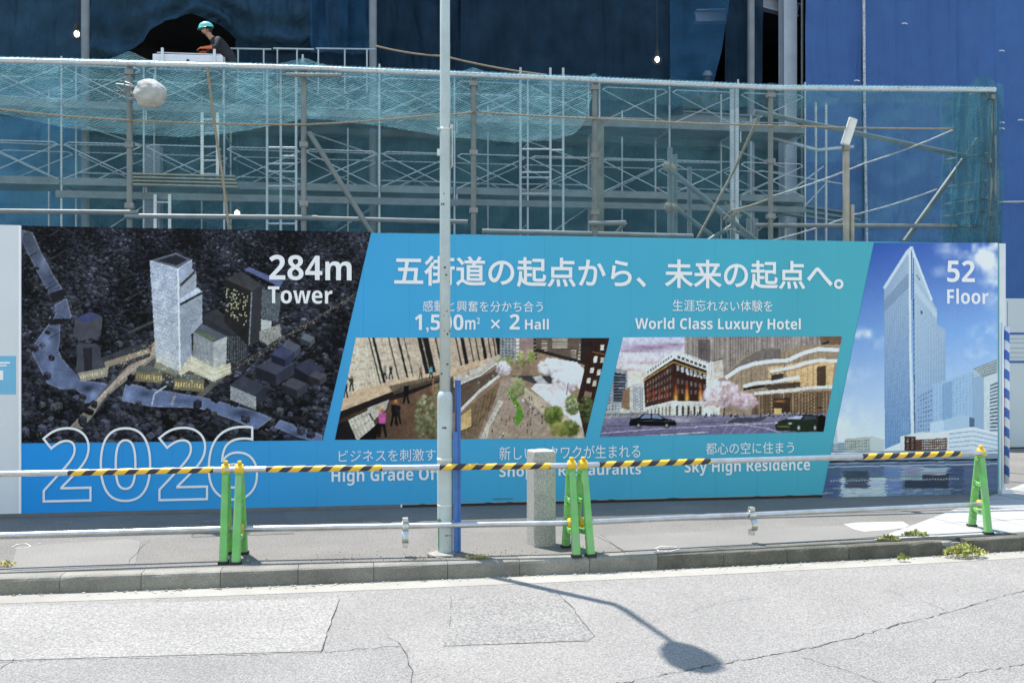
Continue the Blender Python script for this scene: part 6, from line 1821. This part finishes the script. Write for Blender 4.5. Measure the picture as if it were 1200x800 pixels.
# white lighting tray lying on the guard rail by the worker
a = S(180, 69, VF - .25); c2 = S(262, 71, VF - .25)
t = thing('white_tray', (a + c2) / 2, 'long white metal tray resting on the scaffold rail before the worker', 'tray')
d_ = (c2 - a).normalized(); L = (c2 - a).length / 2; mid = (a + c2) / 2
MW = mat('white_enamel', (.72, .73, .80), .4, var=.04, scale=5)
b = MB(); b.box(mid, L, .10, .07, d_, N); b.build('tray_body', MW, t, bevel=.01)
boxobj('lid', mid + UP * .10 + N * .02 + d_ * .02, L - .06, .09, .012, MW, t, d_, N)
boxobj('lid_gap', mid + UP * .079 + N * .0, L - .05, .085, .008, M_STEELD, t, d_, N)
for f in (-.72, .76):
    b = MB(); b.box(mid + d_ * (f * L) - N * .11 + UP * .05, .028, .02, .14, d_, N); b.build('hook', M_ALU, t, bevel=.006)
tube('rest_bar', mid - d_ * (L * 1.05) - UP * .105, mid + d_ * (L * 1.12) - UP * .10, .028, M_SCAF, t)
for f in (-.95, 1.0):
    q = mid + d_ * (f * L) - UP * .1
    tube('rest_leg', q, Vector((q.x, q.y, Z2 + .022)), .022, M_SCAF, t)
b = MB(); b.ball(mid - N * .1 - UP * .055, .035, n=10, m=6); b.build('latch', M_STEELD, t)

# ------------------------------------------------------------------ people
def skin_body(name, joints, edges, mats, parent, paint, sub=2):
    """one continuous figure grown round a posed skeleton"""
    me = bpy.data.meshes.new(name)
    names = list(joints); idx = {n: i for i, n in enumerate(names)}
    me.from_pydata([joints[n][0] for n in names], [(idx[a], idx[b]) for a, b in edges], [])
    o = bpy.data.objects.new(name, me); COL.objects.link(o)
    md = o.modifiers.new('skin', 'SKIN'); md.use_smooth_shade = True
    for i, n in enumerate(names):
        r = joints[n][1]; r = r if isinstance(r, tuple) else (r, r)
        me.skin_vertices[0].data[i].radius = r
        me.skin_vertices[0].data[i].use_root = (n == 'pelvis')
    ms = o.modifiers.new('sub', 'SUBSURF'); ms.levels = sub; ms.render_levels = sub
    bpy.context.view_layer.update()
    dg = bpy.context.evaluated_depsgraph_get()
    nm = bpy.data.meshes.new_from_object(o.evaluated_get(dg))
    bpy.data.objects.remove(o)
    nm.materials.clear()
    for m in mats: nm.materials.append(m)
    for p in nm.polygons:
        p.material_index = paint(p.center); p.use_smooth = True
    nm.name = name
    o = bpy.data.objects.new(name, nm); COL.objects.link(o)
    return o
M_SKIN = mat('skin', (.42, .25, .18), .6, var=.06)
M_DARKC = mat('dark_workwear', (.022, .022, .03), .85, var=.25, scale=14)
M_TROU = mat('dark_trousers', (.03, .032, .04), .85, var=.2)
M_ORANGE = mat('orange_glove', (.55, .12, .04), .7)
M_TEAL = mat('teal_helmet', (.13, .55, .52), .3, var=.05)
M_WHELM = mat('white_helmet', (.62, .64, .68), .3, var=.05)
M_HAIR = mat('dark_hair', (.02, .018, .016), .7)
M_PALEC = mat('blue_grey_workwear', (.16, .20, .28), .85, var=.2)

def worker(base, face, lean, label, cloth, helmet, hands, scale=1.0):
    """figure bending at the waist; face is the horizontal way it looks, joints in its own frame (forward, side, up)"""
    f = Vector((face[0], face[1], 0)).normalized(); s_ = Vector((-f.y, f.x, 0))
    t = thing('person', base, label, 'person')
    def P(x, y, z): return Vector(f * (x * scale) + s_ * (y * scale) + UP * (z * scale))
    hipz = .90; sh = Vector((math.sin(lean), 0, math.cos(lean)))
    def T(d, y, dx=0.0): return (sh.x * d + dx, y, hipz + sh.z * d)
    chest = T(.36, 0); neck = T(.54, 0, .02); hd = (neck[0] + .075, 0, neck[2] + .115); crown = (hd[0] + .02, 0, hd[2] + .075)
    J = {'pelvis': (P(0, 0, hipz), (.13, .15)), 'waist': (P(*T(.16, 0)), (.115, .14)), 'chest': (P(*chest), (.125, .17)), 'neckb': (P(*T(.48, 0)), (.075, .09)), 'neck': (P(*neck), (.055, .055)), 'jaw': (P(neck[0] + .05, 0, neck[2] + .06), (.075, .07)), 'head': (P(*hd), (.098, .08)), 'crown': (P(*crown), (.07, .07)), 'nose': (P(hd[0] + .10, 0, hd[2] - .03), (.014, .014))}
    E = [('pelvis', 'waist'), ('waist', 'chest'), ('chest', 'neckb'), ('neckb', 'neck'), ('neck', 'jaw'), ('jaw', 'head'), ('head', 'crown'), ('head', 'nose')]
    for k, sd in enumerate((-1, 1)):
        n = 'lr'[k]; shd = T(.43, sd * .19); el, hn = hands[k]
        J['sh' + n] = (P(*shd), (.07, .07)); J['el' + n] = (P(*el), (.048, .048)); J['wr' + n] = (P(*hn), (.032, .034))
        pd = (Vector(hn) - Vector(el)).normalized()
        palm = Vector(hn) + pd * .06
        J['pa' + n] = (P(*palm), (.036, .022))
        E += [('chest', 'sh' + n), ('sh' + n, 'el' + n), ('el' + n, 'wr' + n), ('wr' + n, 'pa' + n)]
        for q in range(4):
            oy = (q - 1.5) * .019; ln = (.062, .075, .07, .055)[q]
            k1 = palm + pd * .035 + Vector((0, oy, 0)); k2 = k1 + pd * ln * .6 + Vector((.0, 0, -.018))
            k3 = k2 + pd * ln * .25 + Vector((0, 0, -.03))
            J['f%d%s' % (q, n)] = (P(*k1), .0095); J['g%d%s' % (q, n)] = (P(*k2), .0088); J['h%d%s' % (q, n)] = (P(*k3), .008)
            E += [('pa' + n, 'f%d%s' % (q, n)), ('f%d%s' % (q, n), 'g%d%s' % (q, n)), ('g%d%s' % (q, n), 'h%d%s' % (q, n))]
        th = Vector(hn) + pd * .03 + Vector((0, -sd * .035, .0)); th2 = th + pd * .04 + Vector((0, -sd * .012, -.02))
        J['t' + n] = (P(*th), .0105); J['u' + n] = (P(*th2), .009); E += [('wr' + n, 't' + n), ('t' + n, 'u' + n)]
        J['hip' + n] = (P(-.01, sd * .10, hipz - .07), (.095, .10)); J['kn' + n] = (P(.04, sd * .12, .48), (.062, .062)); J['an' + n] = (P(-.02, sd * .125, .09), (.045, .045)); J['to' + n] = (P(.14, sd * .14, .05), (.045, .048))
        E += [('pelvis', 'hip' + n), ('hip' + n, 'kn' + n), ('kn' + n, 'an' + n), ('an' + n, 'to' + n)]
    zn = (neck[2] - .0) * scale; zh = hipz * scale
    nk = P(*T(.50, 0)); up = (f * sh.x + UP * sh.z)
    hv = [J['wrl'][0], J['wrr'][0]]
    def paint(c):
        if (c - nk).dot(up) > .02 and abs((c - nk).dot(s_)) < .13: return 0
        if min((c - h).length for h in hv) < .15 and (c - J['ell'][0]).length > .09 and (c - J['elr'][0]).length > .09: return 3
        return 1 if c.z > zh - .06 else 2
    o = skin_body('body', J, E, [M_SKIN, cloth, M_TROU, M_ORANGE if cloth is M_DARKC else M_SKIN], t, paint)
    o.location = base; adopt(o, t)
    hc = Vector(base) + P(hd[0] + .005, 0, hd[2] + .03)
    # helmet: dome, brim, chin strap
    hu = (UP * 1.0 + f * .18).normalized(); hf = (f - hu * f.dot(hu)).normalized(); hs = hu.cross(hf)
    b = MB(); n = 20; rows = []
    for j in range(8):
        th_ = R(90) * (1 - j / 7) ; r_ = .142 * math.sin(th_ if j < 7 else 0); z_ = .125 * math.cos(th_) 
        rows.append([hc + hu * (z_ + .02) + hf * (math.cos(2 * math.pi * k / n) * max(r_, .001) * 1.1) + hs * (math.sin(2 * math.pi * k / n) * max(r_, .001) * .93) for k in range(n)])
    brim = [hc + hu * (.012 - .012 * max(0, math.cos(2 * math.pi * k / n))) + hf * (math.cos(2 * math.pi * k / n) * (.165 + .028 * max(0, math.cos(2 * math.pi * k / n)))) + hs * (math.sin(2 * math.pi * k / n) * .143) for k in range(n)]
    rows.insert(0, brim)
    b.add([p for r in rows for p in r], [[i * n + k, i * n + (k + 1) % n, (i + 1) * n + (k + 1) % n, (i + 1) * n + k] for i in range(len(rows) - 1) for k in range(n)])
    b.build('helmet', helmet, t, smooth=True)
    b = MB(); b.ball(hc - hf * .035 - hu * .035, .085, .085, .075, 12, 8); b.build('hair', M_HAIR, t, smooth=True)
    for sd in (-1, 1):
        b = MB(); b.ball(hc + hs * (sd * .08) - hu * .05 - hf * .005, .016, .012, .03, 8, 6); b.build('ear', M_SKIN, t, smooth=True)
        b = MB(); b.ball(hc + hf * .092 + hs * (sd * .032) - hu * .028, .011, .011, .007, 8, 6); b.build('eye', M_HAIR, t, smooth=True)
        e0 = hc + hs * (sd * .09); b = MB(); b.path([e0, e0 - hu * .07 + hf * .01, hc - hu * .135 + hf * .05 + hs * (sd * .02)], .005, 5); b.build('chin_strap', M_HAIR, t)
    b = MB(); b.box(hc + hf * .098 - hu * .092, .006, .025, .005, hf, hs, hu); b.build('mouth', mat('lips', (.28, .12, .10), .6), t, bevel=.002)
    return t
u_, _ = UZ(272, 100, VF + .42)
boxobj('raised_plank', W(u_, VF + .42, Z2 + .12), .5, .24, .1, M_DECK, sc)
worker(W(u_, VF + .42, Z2 + .24), tuple(-D * .95 - N * .31)[:2], R(46), 'stooping worker in teal helmet and dark jacket behind the white tray', M_DARKC, M_TEAL,
       [((.42, -.20, 1.02), (.54, -.10, .98)), ((.34, .28, 1.02), (.54, .18, 1.0))], 1.08)
u_, _ = UZ(826, 100, VB + .62)
worker(W(u_, VB + .62, 7.1), tuple(-N)[:2], R(8), 'worker in white helmet and grey blue clothes behind the thin blue sheet', M_PALEC, M_WHELM,
       [((.10, -.30, 1.10), (.28, -.22, 1.02)), ((.10, .30, 1.10), (.28, .22, 1.02))], 1.0)

# ------------------------------------------------------------------ far fence at the right
M_FEN = mat('pale_fence_panel', (.52, .57, .60), .5, var=.05, scale=1.5)
fb = G(1180, 525); 
fd = Vector((.99, .06, 0)).normalized(); fnn = Vector((-fd.y, fd.x, 0))
ft = thing('site_fence', fb, 'pale panel fence with blue bands beyond the hoarding end', 'fence')
f0 = fb - fd * .9
for k in range(9):
    c = f0 + fd * (.45 + k * .9) + UP * 1.31
    boxobj('fence_panel', c, .444, .02, 1.29, M_FEN, ft, fd, fnn)
    for z, h in ((1.99, .02), (1.50, .02)):
        boxobj('blue_band', f0 + fd * (.45 + k * .9) + UP * z - fnn * .023, .449, .002, h, mat('blue_band', (.04, .10, .33), .5), ft, fd, fnn)
    for z in (1.90, 1.83, 1.74, 1.66, 1.58):
        boxobj('grey_line', f0 + fd * (.45 + k * .9) + UP * z - fnn * .023, .449, .0015, .006, mat('grey_band', (.32, .36, .40), .5), ft, fd, fnn)
boxobj('base_strip', f0 + fd * 4.05 + UP * .01 - fnn * .03, 4.05, .03, .012, mat('dark_strip', (.04, .04, .04), .8), ft, fd, fnn)
